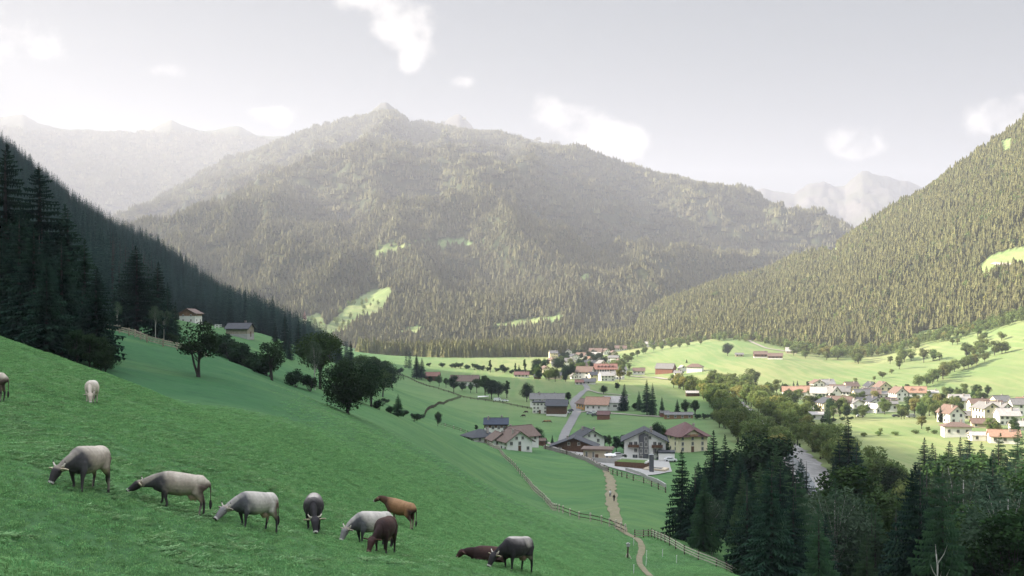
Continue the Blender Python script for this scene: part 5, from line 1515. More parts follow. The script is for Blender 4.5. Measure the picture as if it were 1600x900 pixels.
# -- trees about the farmhouse and the fields in the valley
for px, py, h, kind, sx, lb in ((651,592,35,'spruce',1.5,'left spruce of the dense pair beside the red-roofed barn'), (659,593,32,'spruce',1.5,'right spruce of the dense pair beside the red-roofed barn'),
   (686,604,18,'broad',1,'leafy tree in front of the red-roofed barn'), (672,600,12,'dark',1,'dark bushy tree left in front of the red-roofed barn'), (697,606,15,'broad',1,'leafy tree between the red barn and the long farmhouse'), (709,613,26,'dark',1,'dark tree hiding the left end of the long farmhouse'), (722,611,14,'dark',1.1,'low tree in front of the middle of the long farmhouse'), (735,614,16,'broad',1,'leafy tree below the middle of the long farmhouse'), (745,614,22,'broad',1,'leafy tree hiding the right end of the long farmhouse'),
   (758,620,32,'broad',.9,'tall leafy tree right of the long farmhouse'), (768,624,30,'dark',1.1,'dark tree in the middle of the clump above the white van'), (779,622,26,'dark',1,'dark tree at the right of the clump above the white van'), (792,622,26,'poplar',1.6,'upright oval tree right of the clump above the white van'), (823,628,30,'dark',.8,'round dark tree left of the white farm block'),
   (842,622,10,'broad',1,'small tree behind the white farm block'), (888,628,15,'dark',1,'dark tree right of the grey-roofed farm building'), (943,616,14,'dark',1,'round dark tree left in the meadow behind the orange roof'), (964,610,12,'dark',1.1,'round dark tree right in the meadow behind the orange roof'),
   (974,642,40,'spruce',1.3,'tall spruce in front of the white farm wing'), (992,642,12,'dark',1.2,'round bush right of the tall spruce'), (999,642,30,'larch',1.3,'slim airy larch between the tall spruce and the biggest one'), (1011,648,52,'spruce',1.2,'left spruce of the tallest valley pair'), (1020,649,48,'spruce',1.1,'right spruce of the tallest valley pair'), (1034,651,30,'larch',1.1,'yellowish larch right of the tallest valley pair'),
   (1058,651,26,'spruce',1.3,'left tree of the group by the long brown shed'), (1070,651,26,'broad',.9,'middle tree of the group by the long brown shed'), (1086,652,26,'broad',.9,'right tree of the group by the long brown shed'), (1026,702,42,'dark',.8,'tall dark tree between the guest house and the cream house'), (1036,704,34,'broad',.8,'grey-green tree left of the cream house'),
   (975,708,28,'dark',.9,'dark tree left of the guest house'), (963,706,24,'dark',1,'dark tree between white chalet and guest house'), (952,700,20,'broad',1,'leafy tree right behind the white chalet'), (945,697,16,'dark',1,'dark bush right of the white chalet'), (1030,718,16,'dark',1.1,'round bush in front of the guest house garage'), (1043,716,30,'larch',1.2,'airy tree right of the guest house garage'), (1016,716,6,'dark',1.2,'little round bush at the guest house wall'), (977,718,8,'dark',1,'little ball-shaped tree left of the guest house'),
   (1124,668,28,'bank',.9,'round golden tree alone at the right of the big meadow'), (838,694,26,'dark',1,'dark tree right of the plum-brown roofed chalet'), (828,694,28,'broad',1,'leafy tree touching the plum-brown roof'), (850,697,10,'dark',1.4,'low bush by the red-brown shed'), (863,694,14,'spruce',1.4,'small spruce right of the red-brown shed'), (744,673,9,'dark',1,'small bush behind the leftmost low dark roof'),
   (1137,556,20,'dark',1,'round tree alone on the big meadow left of the small grey shed'), (1073,567,6,'spruce',1.5,'tiny tree behind the white cottage'), (1180,622,34,'spruce',1.3,'tall spruce rising over the river trees'), (1222,612,14,'spruce',1.4,'small spruce left of the chalet hotel'), (1240,603,8,'spruce',1.4,'left tiny spruce behind the chalet hotel'), (1246,603,9,'spruce',1.4,'right tiny spruce behind the chalet hotel'), (1263,608,12,'dark',1.1,'round tree behind the orange wing of the chalet hotel'),
   (1291,612,9,'bank',1.2,'small tree behind the flat pale hall'), (1293,660,36,'larch',1.1,'yellow larch standing in the meadow below the village'), (1296,683,44,'larch',1.0,'larch at the near end of the hedge across the meadow'),
   (1376,678,9,'bank',1.2,'small bush on the hedge line across the meadow'), (1450,676,9,'bank',1.2,'small bush at the right part of the hedge line across the meadow'), (1440,670,20,'bank',1.2,'round golden tree left of the apartment house'), (1345,650,18,'bank',.8,'yellow-green tree left of the tall white house'), (1323,655,20,'dark',.9,'dark tree in front of the brown-roofed house'),
   (1417,652,18,'broad',1,'leafy tree right of the tall white house'), (1441,660,30,'broad',.8,'dark leafy tree below the bright orange roof'), (1452,650,34,'bank',.8,'tall yellow-green tree right of the bright orange roof'), (1481,650,32,'bank',.9,'tall golden tree left of the depot'), (1500,652,22,'broad',1,'leafy tree below the depot'), (1522,652,20,'bank',1,'bushy tree below the right end of the depot'), (1470,660,26,'larch',1,'airy tree between the two tall golden trees'),
   (1336,602,11,'bank',1,'lone bush lowest on the slope hedge line'), (1366,596,8,'bank',1,'dark bush second from the bottom of the slope hedge line'), (1379,591,11,'bank',1.3,'wide bush in the middle of the slope hedge line'), (1393,584,8,'bank',1.2,'bush second from the top of the slope hedge line'), (1405,577,20,'bank',.9,'round tree at the top of the slope hedge line'), (1528,527,18,'bank',1.1,'round tree on the yellow pasture edge'), (1512,555,20,'spruce',1.4,'dark spruce below the yellow pasture')):
    P = at(px, py)
    plant_tree(kind, {'spruce': 'spruce_tree', 'larch': 'larch_tree', 'poplar': 'poplar_tree', 'bank': 'alder_tree', 'dark': 'maple_tree', 'broad': 'maple_tree'}[kind], P, h*P.y/F*1.06, lb, sx=sx)
# village trees among the roofs
rsv = random.Random(3)
for i in range(90):
    px = rsv.uniform(835, 985); py = rsv.uniform(556, 598) + (0 if px < 930 else 4)
    if px < 855 and py < 570 or abs(px-946) < 18 and py > 588 or abs(px - 912) < 7 and py > 590: continue
    P = at(px, py); plant_tree(rsv.choice(('dark', 'broad', 'dark', 'bank')) if px < 955 else 'bank', 'village_tree', P, rsv.uniform(7, 13), 'small leafy garden tree among the roofs of the main village', 'garden trees of the main village')
for i in range(105):
    px = rsv.uniform(1215, 1545); py = rsv.uniform(618, 657)
    P = at(px, py); plant_tree(rsv.choice(('bank', 'broad', 'bank')), 'garden_tree', P, rsv.uniform(5, 10), 'small leafy garden tree among the houses of the right village', 'garden trees of the right village')
for i in range(14):
    px = rsv.uniform(1545, 1605); py = rsv.uniform(630, 690)
    P = at(px, py); plant_tree(rsv.choice(('bank', 'broad')), 'garden_tree', P, rsv.uniform(4, 8), 'small leafy garden tree near the orange roofs at the right edge', 'garden trees at the right edge')
for i, (px, h, k) in enumerate(((766,20,'poplar'), (805,15,'poplar'), (811,13,'spruce'), (820,21,'poplar'), (785,13,'dark'))):
    P = at(px, 582); plant_tree(k, 'poplar_tree' if k == 'poplar' else 'field_tree', P, h*P.y/F, ('tall narrow poplar leftmost above the field hedge', 'left poplar of the pair near the pinkish red roof', 'small dark conifer between two poplars above the field hedge', 'right and tallest poplar near the pinkish red roof', 'rounded dark tree between the poplars above the field hedge')[i], sx=1.2)
# hedgerows, each bush by itself
def hedgerow(pts, step, kind, hs, label, group, sx=1.2, name='hedge_shrub', jit=1.5):
    for p in smooth_path(px_pts(pts), step):
        q = Vector((p.x + random.uniform(-jit, jit), p.y + random.uniform(-jit, jit)))
        plant_tree(kind, name, Vector((q.x, q.y, gz(q.x, q.y))), random.uniform(*hs), label, group, cat='shrub', sx=sx)
hedgerow([(671,573),(690,574),(706,575)], 7, 'shrub', (4, 5.5), 'round dark bush in the row across the field behind the spruce pair', 'row of round bushes behind the spruce pair', 1.1, jit=.5)
hedgerow([(712,575),(740,578),(765,580),(800,584),(835,587)], 8, 'shrub', (4, 7), 'dark bush in the field hedge left of the village', 'field hedge left of the village', 1.2)
hedgerow([(1440,606),(1462,597),(1490,584),(1515,573),(1540,564)], 8, 'bank', (9, 13), 'leafy tree in the dense hedgerow climbing the right slope', 'dense hedgerow on the right slope', 1.1, 'hedge_tree', 3)
hedgerow([(955,585),(965,572),(985,562),(1010,552),(1040,546),(1080,541),(1120,534)], 11, 'bank', (6, 10), 'leafy bush in the belt between village and forest above the big meadow', 'bushes between village and forest', 1.1, 'hedge_tree', 6)
hedgerow([(1236,556),(1300,561),(1370,567),(1420,567),(1480,562),(1530,556),(1600,548)], 8, 'bank', (8, 15), 'leafy tree in the scrub belt below the right forest', 'scrub belt below the right forest', 1.1, 'belt_tree', 16)
hedgerow([(1440,545),(1480,540),(1530,532),(1570,530)], 16, 'bank', (7, 12), 'leafy tree between the yellow pasture and the scrub belt', 'trees under the yellow pasture', 1.1, 'belt_tree', 8)
hedgerow([(1268,662),(1300,659),(1330,656)], 6, 'shrub', (1.8, 2.4), 'clipped dark bush in the garden hedge behind the sunny meadow', 'garden hedge behind the sunny meadow', 1.4, jit=.3)
hedgerow([(1300,684),(1350,682),(1400,680),(1460,678),(1500,677)], 7, 'bank_shrub', (1.4, 2.2), 'low bush in the hedge line crossing the sunny meadow', 'hedge line crossing the sunny meadow', 1.5, jit=.5)
hedgerow([(575,618),(600,630),(635,648),(655,656)], 5, 'shrub', (1.8, 2.6), 'low dark bush on the ridge behind the slope', 'low bushes on the ridge', 1.4, jit=.5)
hedgerow([(1088,655),(1100,655),(1112,655)], 3.2, 'shrub', (3.0, 3.4), 'dark clipped bush right of the long brown shed', 'clipped bushes right of the brown shed', 1.3, jit=.2)
# river trees
rsr = random.Random(9)
line = smooth_path(RIV[:-1], 9)
for i, p in enumerate(line):
    for s in (-1, 1):
        for k in range(2):
            d = (line[min(i+1, len(line)-1)] - line[max(i-1, 0)]).normalized(); n = Vector((-d.y, d.x))
            q = p + n*s*rsr.uniform(7, 17) + d*rsr.uniform(-4, 4)
            if q.y < 215: continue
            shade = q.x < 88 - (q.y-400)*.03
            px = CX + F*q.x/q.y
            if s == -1 and q.y < 340: continue
            H = rsr.uniform(8, 13.5)
            if 1130 < px < 1166 and HY - F*(gz(q.x, q.y)+H)/q.y < 642 and q.y < 600 and s == 1: continue
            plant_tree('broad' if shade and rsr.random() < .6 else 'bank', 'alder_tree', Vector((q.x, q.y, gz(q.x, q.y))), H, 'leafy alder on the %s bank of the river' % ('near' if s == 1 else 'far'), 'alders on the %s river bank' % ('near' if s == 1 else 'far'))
for i in range(24):
    px = rsr.uniform(1110, 1215); py = rsr.uniform(598, 640)
    if 1135 < px < 1166 and py > 618: continue
    P = at(px, py); plant_tree('bank', 'alder_tree', P, rsr.uniform(9, 14), 'golden leafy tree in the broad belt behind the river', 'trees in the broad belt behind the river')
# -- the shaded gorge wood, bottom right
G = 'spruces of the shaded gorge wood'
NEAR = [(1066,702,170,'spruce',1.1,'leftmost spruce of the gorge wood beside the rail fence'), (1115,672,205,'spruce',1.35,'tall broad spruce at the left of the gorge wood, right of the cream house'), (1133,678,200,'spruce',1.1,'spruce touching the tall broad one on its right'), (1156,708,185,'spruce',1.0,'short pointed spruce left of the feathery larches'),
 (1086,722,168,'spruce',1.1,'spruce between the leftmost and the tall broad one'), (1100,735,160,'spruce',1.1,'dark spruce behind the leaning birch'), (1193,676,232,'dark','1.1','dark leafy tree rising behind the larches'), (1208,694,190,'larch',1.35,'largest feathery larch in the left half of the gorge wood'), (1186,722,172,'larch',1.3,'feathery larch left of the largest one'),
 (1239,706,195,'spruce',1.2,'dark spruce right of the largest larch'), (1260,716,205,'spruce',1.1,'dark spruce at the edge of the white shingle'), (1326,650,262,'spruce',1.0,'tall slim spruce topping the middle of the gorge wood'), (1312,686,240,'spruce',1.2,'spruce left below the tall slim one'), (1338,690,238,'spruce',1.2,'spruce right below the tall slim one'),
 (1346,735,175,'larch',1.45,'large feathery larch in the middle of the gorge wood'), (1392,728,262,'dark',1.0,'round dark tree in front of the sunny meadow gap'), (1368,757,190,'broad',1.0,'pale green leafy crown in the middle of the gorge wood'), (1444,683,272,'spruce',1.35,'layered spruce left edge of the right spruce group'), (1462,692,268,'spruce',1.1,'second spruce of the right spruce group'),
 (1482,688,275,'spruce',1.2,'third spruce of the right spruce group'), (1500,682,280,'spruce',1.1,'fourth spruce of the right spruce group'), (1515,676,284,'spruce',1.2,'highest spruce of the right spruce group'), (1533,690,270,'spruce',1.1,'last dark spruce of the right spruce group'), (1560,676,275,'larch',1.3,'golden-topped larch right of the spruce group'), (1590,668,280,'larch',1.3,'golden-topped larch at the right edge'),
 (1456,742,182,'larch',1.3,'pointed green larch in front of the right spruce group'), (1514,780,168,'larch',1.2,'low green larch in the right foreground wood'), (1569,800,160,'larch',1.2,'green larch near the right edge foreground'), (1400,788,145,'spruce',1.2,'near dark spruce at the bottom centre of the gorge wood')]
for px, top, Y, kind, sx, lb in NEAR:
    sx = float(sx)*1.3
    top_tree(kind, {'spruce': 'spruce_tree', 'larch': 'larch_tree', 'dark': 'maple_tree', 'broad': 'maple_tree'}[kind], px, top, Y, lb, G if kind == 'spruce' else None, float(sx))
for px, top, Y, lb in ((1112,768,156,'leaning pale-stemmed birch in front of the left gorge spruces'), (1258,782,150,'pale-stemmed birch in the foreground left of the large larch'), (1545,838,140,'pale birch at the bottom right corner')):
    top_tree('birch', 'birch_tree', px, top, Y, lb, sx=1.1)
ENV = [(1040,760),(1062,722),(1085,724),(1110,700),(1150,715),(1190,700),(1225,712),(1262,740),(1290,775),(1300,725),(1330,700),(1350,740),(1372,765),(1412,775),(1432,725),(1455,705),(1500,695),(1560,690),(1660,685)]
rsf = random.Random(21); cnt = 0; tries = 0; spots = []
while cnt < 190 and tries < 6000:
    tries += 1
    Y = rsf.uniform(122, 300); px = rsf.uniform(1062, 1680)
    lim = tab(Y, [(122, 1215), (135, 1170), (150, 1110), (165, 1075), (200, 1080), (300, 1095)])
    if px < lim: continue
    x = (px-CX)/F*Y; z = gz(x, Y)
    if any((x-a)**2 + (Y-b)**2 < 13 for a, b in spots): continue
    if 1225 < px < 1300 and Y > 255: continue
    if 1345 < px < 1425 and Y > 270: continue
    H = rsf.uniform(15, 30)
    top = HY - F*(z+H)/Y
    e_ = float(tab(px, ENV)) + rsf.uniform(4, 40)
    if top < e_: H = (HY-e_)/F*Y - z; top = e_
    if H < 7: continue
    right = px > 1300 and Y < 215
    kind = rsf.choice(('spruce', 'larch', 'larch', 'larch', 'grove', 'birch', 'grove')) if right else rsf.choice(('spruce', 'spruce', 'spruce', 'larch', 'larch', 'spruce'))
    if px > 1430 and Y > 215: kind = rsf.choice(('spruce', 'spruce', 'larch'))
    part = 'left' if px < 1220 else ('middle' if px < 1430 else 'right')
    spots.append((x, Y)); cnt += 1
    word = {'spruce': 'dark spruce', 'larch': 'feathery larch', 'grove': 'leafy tree', 'birch': 'drooping birch'}[kind]
    plant_tree(kind, {'spruce': 'spruce_tree', 'larch': 'larch_tree', 'grove': 'maple_tree', 'birch': 'birch_tree'}[kind], Vector((x, Y, z)), H,
               '%s in the mass of the %s part of the gorge wood' % (word, part), '%s of the %s gorge wood' % (word, part), sx=1.5 if kind == 'spruce' else 1.3)
# bare dead tree at the bottom edge
P = ground_at2(1465, 118); H = (HY-866)/F*118 - P.z
mb = MB(); mb.tube([(0,0,-1),(0.1,0,H*.5),(-.1,0,H)], [.22,.14,.03], 7); e = empty('dead_tree', P); tag(e, 'bare dead tree with whitish forked branches at the bottom edge', 'tree')
mb.build('trunk', M['birch_bark'], e)
rd = random.Random(4)
for i in range(9):
    f = .55 + .045*i; a = rd.uniform(0, 6.28); l = rd.uniform(1.2, 2.4)
    mb = MB(); mb.tube([(0,0,H*f),(l*.4*math.cos(a), l*.4*math.sin(a), H*f+.6*l),(l*.6*math.cos(a), l*.6*math.sin(a), H*f+1.1*l)], [.07,.045,.015], 5); mb.build('branch', M['birch_bark'], e)
# undergrowth on the gorge floor and fence side
for i in range(40):
    Y = rsf.uniform(118, 240); px = rsf.uniform(1060, 1300)
    lim = tab(Y, [(118, 1190), (135, 1150), (150, 1095), (165, 1062), (240, 1070)])
    if px < lim: continue
    x = (px-CX)/F*Y
    plant_tree('shrub', 'shrub', Vector((x, Y, gz(x, Y))), rsf.uniform(1.5, 3.5), 'low shrub on the floor of the gorge wood', 'shrubs on the floor of the gorge wood', cat='shrub')

# trees that stand in rows or stands: each label says where in its row the tree stands
def ordinal(n):
    w = ['first','second','third','fourth','fifth','sixth','seventh','eighth','ninth','tenth','eleventh','twelfth']
    return w[n-1] if n <= 12 else str(n) + ('th' if 10 <= n % 100 <= 20 else {1: 'st', 2: 'nd', 3: 'rd'}.get(n % 10, 'th'))
def rank_labels():
    groups = {}
    for o in C.objects:
        if o.parent is None and o.get('group') and o.get('label'): groups.setdefault((o['group'], o['label']), []).append(o)
    for (g, lb), L in groups.items():
        if len(L) < 2: continue
        L.sort(key=lambda o: o.location.x/max(o.location.y, 1))
        for i, o in enumerate(L):
            w = lb.split()
            tail = 'leftmost of them' if i == 0 else ('rightmost of them' if i == len(L)-1 else ordinal(i+1) + ' from the left')
            o['label'] = ' '.join(w[:12]).rstrip(',') + ', ' + tail
rank_labels()

# ================================================================== GRASS OF THE NEAR PASTURE
M['blade'] = leaf_mat('grass_blades', (0.112, 0.262, 0.098), (0.188, 0.340, 0.135), rnd=0.35, transl=0.3, hue=0.015, vscale=3.0)
M['weed'] = leaf_mat('weed_leaves', (0.17, 0.32, 0.14), (0.27, 0.40, 0.20), rnd=0.3, transl=0.3, hue=0.015)
def grass_patch(seed, n=110, Rr=0.36, h=(.05, .15), w=.012, leafy=0.0):
    rs = np.random.default_rng(seed); V, T = [], []
    for i in range(n):
        a, r = rs.uniform(0, 6.28), Rr*math.sqrt(rs.uniform())
        x, y = r*math.cos(a), r*math.sin(a); b = rs.uniform(0, 6.28); hh = rs.uniform(*h); l = rs.uniform(.2, .9)*hh
        dx, dy = math.cos(b), math.sin(b)
        wd = w*rs.uniform(.7, 1.5)
        o = len(V)
        if rs.uniform() < leafy:
            wd = .035*rs.uniform(.6, 1.4)
            V += [(x, y, hh*.3), (x+dx*l-dy*wd, y+dy*l+dx*wd, hh*.75), (x+dx*l*2.2, y+dy*l*2.2, hh*.7), (x+dx*l+dy*wd, y+dy*l-dx*wd, hh*.75)]
            T += [(o, o+1, o+2), (o, o+2, o+3)]
        else:
            V += [(x-dy*wd, y+dx*wd, -.02), (x+dy*wd, y-dx*wd, -.02), (x+dx*l, y+dy*l, hh)]
            T += [(o, o+1, o+2)]
    return np.array(V), np.array(T)
COL_GRASS = hidden_coll('grass_tuft', [np_mesh('grass_tuft', *grass_patch(500+i, 60, .46, leafy=.10), M['blade']) for i in range(4)])
COL_WEED = hidden_coll('weed_tuft', [np_mesh('weed_tuft', *grass_patch(600+i, 44, .22, (.06, .16), leafy=.9), M['weed']) for i in range(3)])
FOOT = smooth_path(px_pts([(974,831),(986,838),(998,845),(1003,858),(999,872),(1001,884),(1008,893),(1016,901)]), 1.0)
def clear_of_path(X, Y):
    d = np.full(len(X), 1e9)
    for p in FOOT: d = np.minimum(d, (X-p.x)**2 + (Y-p.y)**2)
    return d > .9**2
def near_points(n, y0, y1, pw=1.6):
    Y = (y0**pw + rng.uniform(0, 1, n)*(y1**pw-y0**pw))**(1/pw)
    px = rng.uniform(-60, 1150, n); X = (px-CX)/F*Y; Z = gh(X, Y); py = HY - F*Z/Y
    ok = (py < 935) & (py > 500) & clear_of_path(X, Y)
    return X[ok], Y[ok], Z[ok]
X, Y, Z = near_points(165000, 8, 175)
patchy = fbm(X/1.6, Y/1.6, 14, 3) + .5*fbm(X/7, Y/7, 15, 2)
sc = (0.85 + 0.30*np.clip(patchy, -1, 1)) * (1 + np.clip((Y-30)/120, 0, 1)*1.6)
pxs = CX + F*X/Y
fade = rng.uniform(0, 1, len(X)) < np.clip((178-Y)/90, 0, 1) * (1 - np.clip((Y-96)/14, 0, 1)*np.clip((620-pxs)/200, 0, 1))
X, Y, Z, sc = X[fade], Y[fade], Z[fade], sc[fade]
scatter('grass', np.stack([X, Y, Z-.01], 1), np.clip(sc*.62, .22, 1.7), COL_GRASS, 'short green pasture grass covering the near slope', 'grass', aspect=np.clip(.8-(Y-30)/200, .3, .8))
X, Y, Z = near_points(16000, 15, 60)
ok = (fbm(X/2.2, Y/2.2, 24, 3) > .22)
X, Y, Z = X[ok], Y[ok], Z[ok]
scatter('weeds', np.stack([X, Y, Z], 1), rng.uniform(.4, .8, len(X)), COL_WEED, 'broad-leaved weeds and clover in the near pasture', 'weeds', aspect=np.full(len(X), .75))

# ================================================================== CATTLE
def sec_tube(mb, secs, n=14):
    """loft through elliptical sections: (point, half width sideways, half height)"""
    P = [Vector(s[0]) for s in secs]
    V, Fs = [], []
    for i, s in enumerate(secs):
        d = (P[min(i+1, len(P)-1)] - P[max(i-1, 0)]).normalized()
        side = Vector((0, 1, 0)) - d*d.y
        if side.length < .2: side = Vector((1, 0, 0)) - d*d.x
        side.normalize(); up = side.cross(d) * -1
        up = d.cross(side)
        for k in range(n):
            a = 2*math.pi*k/n
            V.append(P[i] + side*math.cos(a)*s[1] + up*math.sin(a)*s[2])
    for i in range(len(secs)-1):
        for k in range(n): Fs.append((i*n+k, i*n+(k+1) % n, (i+1)*n+(k+1) % n, (i+1)*n+k))
    Fs += [tuple(range(n-1, -1, -1)), tuple((len(secs)-1)*n+k for k in range(n))]
    mb.add(V, Fs)

def fuse(mb, voxel, smooth_it=4, name='body'):
    """one continuous skin out of overlapping lofts"""
    me = mb.mesh(name + '_raw', [])
    bm = bmesh.new(); bm.from_mesh(me); bmesh.ops.recalc_face_normals(bm, faces=bm.faces); bm.to_mesh(me); bm.free()
    o = bpy.data.objects.new('tmp', me); C.objects.link(o)
    r = o.modifiers.new('r', 'REMESH'); r.mode = 'VOXEL'; r.voxel_size = voxel; r.use_smooth_shade = True
    s = o.modifiers.new('s', 'SMOOTH'); s.factor = .5; s.iterations = smooth_it
    dg = bpy.context.evaluated_depsgraph_get()
    out = bpy.data.meshes.new_from_object(o.evaluated_get(dg))
    bpy.data.objects.remove(o); bpy.data.meshes.remove(me)
    out.name = name
    out.polygons.foreach_set('use_smooth', [True]*len(out.polygons))
    return out

def coat_material():
    m = bpy.data.materials.new('coat'); m.use_nodes = True
    nt = m.node_tree; N, L = nt.nodes.new, nt.links.new
    b = nt.nodes['Principled BSDF']; b.inputs['Roughness'].default_value = .75; b.inputs['Specular IOR Level'].default_value = .25
    a = N('ShaderNodeAttribute'); a.attribute_name = 'coat'
    tc = N('ShaderNodeTexCoord'); nz = N('ShaderNodeTexNoise'); nz.inputs['Scale'].default_value = 14; nz.inputs['Detail'].default_value = 6
    L(tc.outputs['Object'], nz.inputs['Vector'])
    mr = N('ShaderNodeMapRange'); mr.inputs['To Min'].default_value = .72; mr.inputs['To Max'].default_value = 1.25
    L(nz.outputs['Fac'], mr.inputs['Value'])
    mx = N('ShaderNodeVectorMath'); mx.operation = 'SCALE'
    L(a.outputs['Color'], mx.inputs[0]); L(mr.outputs[0], mx.inputs['Scale'])
    L(mx.outputs[0], b.inputs['Base Color'])
    return m
M['coat'] = coat_material()
M['horn'] = mat('horn', (0.55, 0.50, 0.42), .5, .4, var=.1); M['horn_dark'] = mat('horn_tip', (0.06, 0.05, 0.05), .5, .4); M['eye'] = mat('eye', (0.01, 0.01, 0.012), .1, .6)
M['tail_hair'] = mat('tail_hair', (0.035, 0.03, 0.03), .9, .1, var=.3, vscale=20)
M['tag_yellow'] = mat('ear_tag', (0.75, 0.5, 0.05), .5, .3)

def cow(P, heading, label, coat='grey', pose='graze', turn=0.0, size=1.0, gait=0.0, udder=True, horns=True, group=None, name='cow', lie=False, voxel=.026, neck_k=1.0):
    h = R(heading)
    fw = Vector((math.cos(h), math.sin(h), 0)); sd = Vector((-math.sin(h), math.cos(h), 0))
    zo = gz(P.x, P.y)
    def gl(x, y):
        """ground height in the animal's own frame at local (x, y)"""
        w = P + fw*x*size + sd*y*size
        return (gz(w.x, w.y) - zo)/size
    zf, zr = gl(.55, 0), gl(-.78, 0)
    pitch = (zf - zr)/1.33
    def body_z(x): return (zf+zr)/2 + pitch*.5*(x+.11) - (.60 if lie else 0)
    mb = MB()
    def bp(x, y, z): return (x, y, z + body_z(x))
    T = [(-1.03,1.16,.09,.10),(-.97,1.12,.19,.20),(-.86,1.09,.29,.29),(-.70,1.06,.33,.33),(-.60,1.01,.31,.355),(-.35,.985,.35,.39),(-.05,.955,.395,.43),(.22,.96,.375,.43),(.45,.98,.31,.41),(.64,.98,.23,.35),(.78,.97,.16,.27)]
    if coat == 'white_belly': pass
    sec_tube(mb, [(bp(x, 0, z), w, hh) for x, z, w, hh in T], 18)
    # neck and head
    t = R(turn)
    def turned(x, z, k):
        """bend the neck sideways progressively"""
        a = t*k; dx = x-.6
        return (.6 + dx*math.cos(a), dx*math.sin(a), z)
    if pose == 'graze':
        mz = gl(1.55, math.sin(t)*.9) - body_z(1.4)
        N_ = [(.48,1.00,.20,.29,.0),(.74,.89,.15,.275,.25),(.93,.78,.125,.225,.5),(1.08,.66,.105,.18,.75),(1.19,.55,.095,.145,.9),(1.25,.48,.088,.12,1)]
        Hd = [(1.17,.62,.09,.08),(1.23,.55,.155,.125),(1.31,.42,.15,.165),(1.39,.27,.11,.135),(1.46,.13,.09,.10),(1.50,.055,.096,.09),(1.52,.015,.07,.06)]
        def adj(x, z):
            k = min(1, max(0, (x-.6)/.9)); return z + mz*k + .04*k
        N_ = [(x, adj(x, z), w, hh, k) for x, z, w, hh, k in N_]; Hd = [(x, adj(x, z), w, hh) for x, z, w, hh in Hd]
    elif pose == 'reach':    # neck stretched forward, muzzle just above the grass
        mz = gl(1.75, math.sin(t)*.9) - body_z(1.5)
        N_ = [(.48,1.00,.20,.29,.0),(.76,.90,.15,.275,.25),(.98,.79,.12,.225,.5),(1.16,.69,.10,.18,.75),(1.28,.61,.095,.145,.9),(1.35,.57,.085,.11,1)]
        Hd = [(1.28,.69,.09,.08),(1.34,.63,.155,.125),(1.44,.51,.15,.165),(1.57,.37,.11,.135),(1.69,.25,.09,.10),(1.77,.175,.096,.092),(1.80,.14,.07,.07)]
        def adj(x, z):
            k = min(1, max(0, (x-.6)/1.2)); return z + (mz - .0)*k
        N_ = [(x, adj(x, z), w, hh, k) for x, z, w, hh, k in N_]; Hd = [(x, adj(x, z), w, hh) for x, z, w, hh in Hd]
    else:                    # level head
        N_ = [(.50,1.04,.20,.29,.0),(.80,1.10,.15,.25,.3),(1.02,1.18,.12,.21,.6),(1.18,1.22,.105,.17,.9),(1.26,1.24,.10,.14,1)]
        Hd = [(1.16,1.32,.07,.07),(1.24,1.28,.115,.11),(1.36,1.20,.115,.125),(1.50,1.12,.09,.105),(1.62,1.05,.072,.082),(1.67,1.02,.066,.07),(1.69,1.0,.05,.05)]
    if neck_k != 1: pass
    bz = body_z(.9)
    sec_tube(mb, [tuple(Vector(turned(x, z, k)) + Vector((0, 0, bz))) if False else (Vector(turned(x, z, k)) + Vector((0, 0, bz)), w, hh) for x, z, w, hh, k in N_], 14)
    heads = [(Vector(turned(x, z, 1)) + Vector((0, 0, bz)), w, hh) for x, z, w, hh in Hd]
    sec_tube(mb, heads, 12)
    hd_dir = (heads[-1][0] - heads[1][0]).normalized()
    side = Vector((-math.sin(t), math.cos(t), 0))
    upv = hd_dir.cross(side)
    if upv.dot(Vector((0.5, 0, 1))) < 0 and pose != 'level': upv = -upv
    if pose == 'level' and upv.z < 0: upv = -upv
    poll = heads[1][0]
    # dewlap and brisket
    sec_tube(mb, [(bp(.30,0,.62),.12,.10),(bp(.62,0,.70),.09,.13),(Vector(turned(.88,.74 if pose != 'level' else .92,.4))+Vector((0,0,bz)),.04,.10)], 8)
    # ears
    ears = []
    for s in (-1, 1):
        a = poll + hd_dir*.03 + side*s*.09
        b_ = a + side*s*.32 - Vector((0, 0, .05)) - hd_dir*.07
        m_ = a.lerp(b_, .55)
        V = []; n = 8
        ax = (b_-a).normalized(); wv = ax.cross(hd_dir).normalized() if abs(ax.dot(hd_dir)) < .95 else Vector((0, 0, 1))
        tv = ax.cross(wv)
        ring = []
        for q, r_ in ((0, .04), (.3, .085), (.6, .10), (.85, .07), (1, .025)):
            c = a.lerp(b_, q)
            ring.append([c + wv*math.cos(2*math.pi*k/n)*r_ + tv*math.sin(2*math.pi*k/n)*.026 for k in range(n)])
        V = [v for r_ in ring for v in r_]
        mb.add(V, [(i*n+k, i*n+(k+1) % n, (i+1)*n+(k+1) % n, (i+1)*n+k) for i in range(4) for k in range(n)] + [tuple(range(n-1, -1, -1)), tuple(4*n+k for k in range(n))])
        ears.append((a, b_))
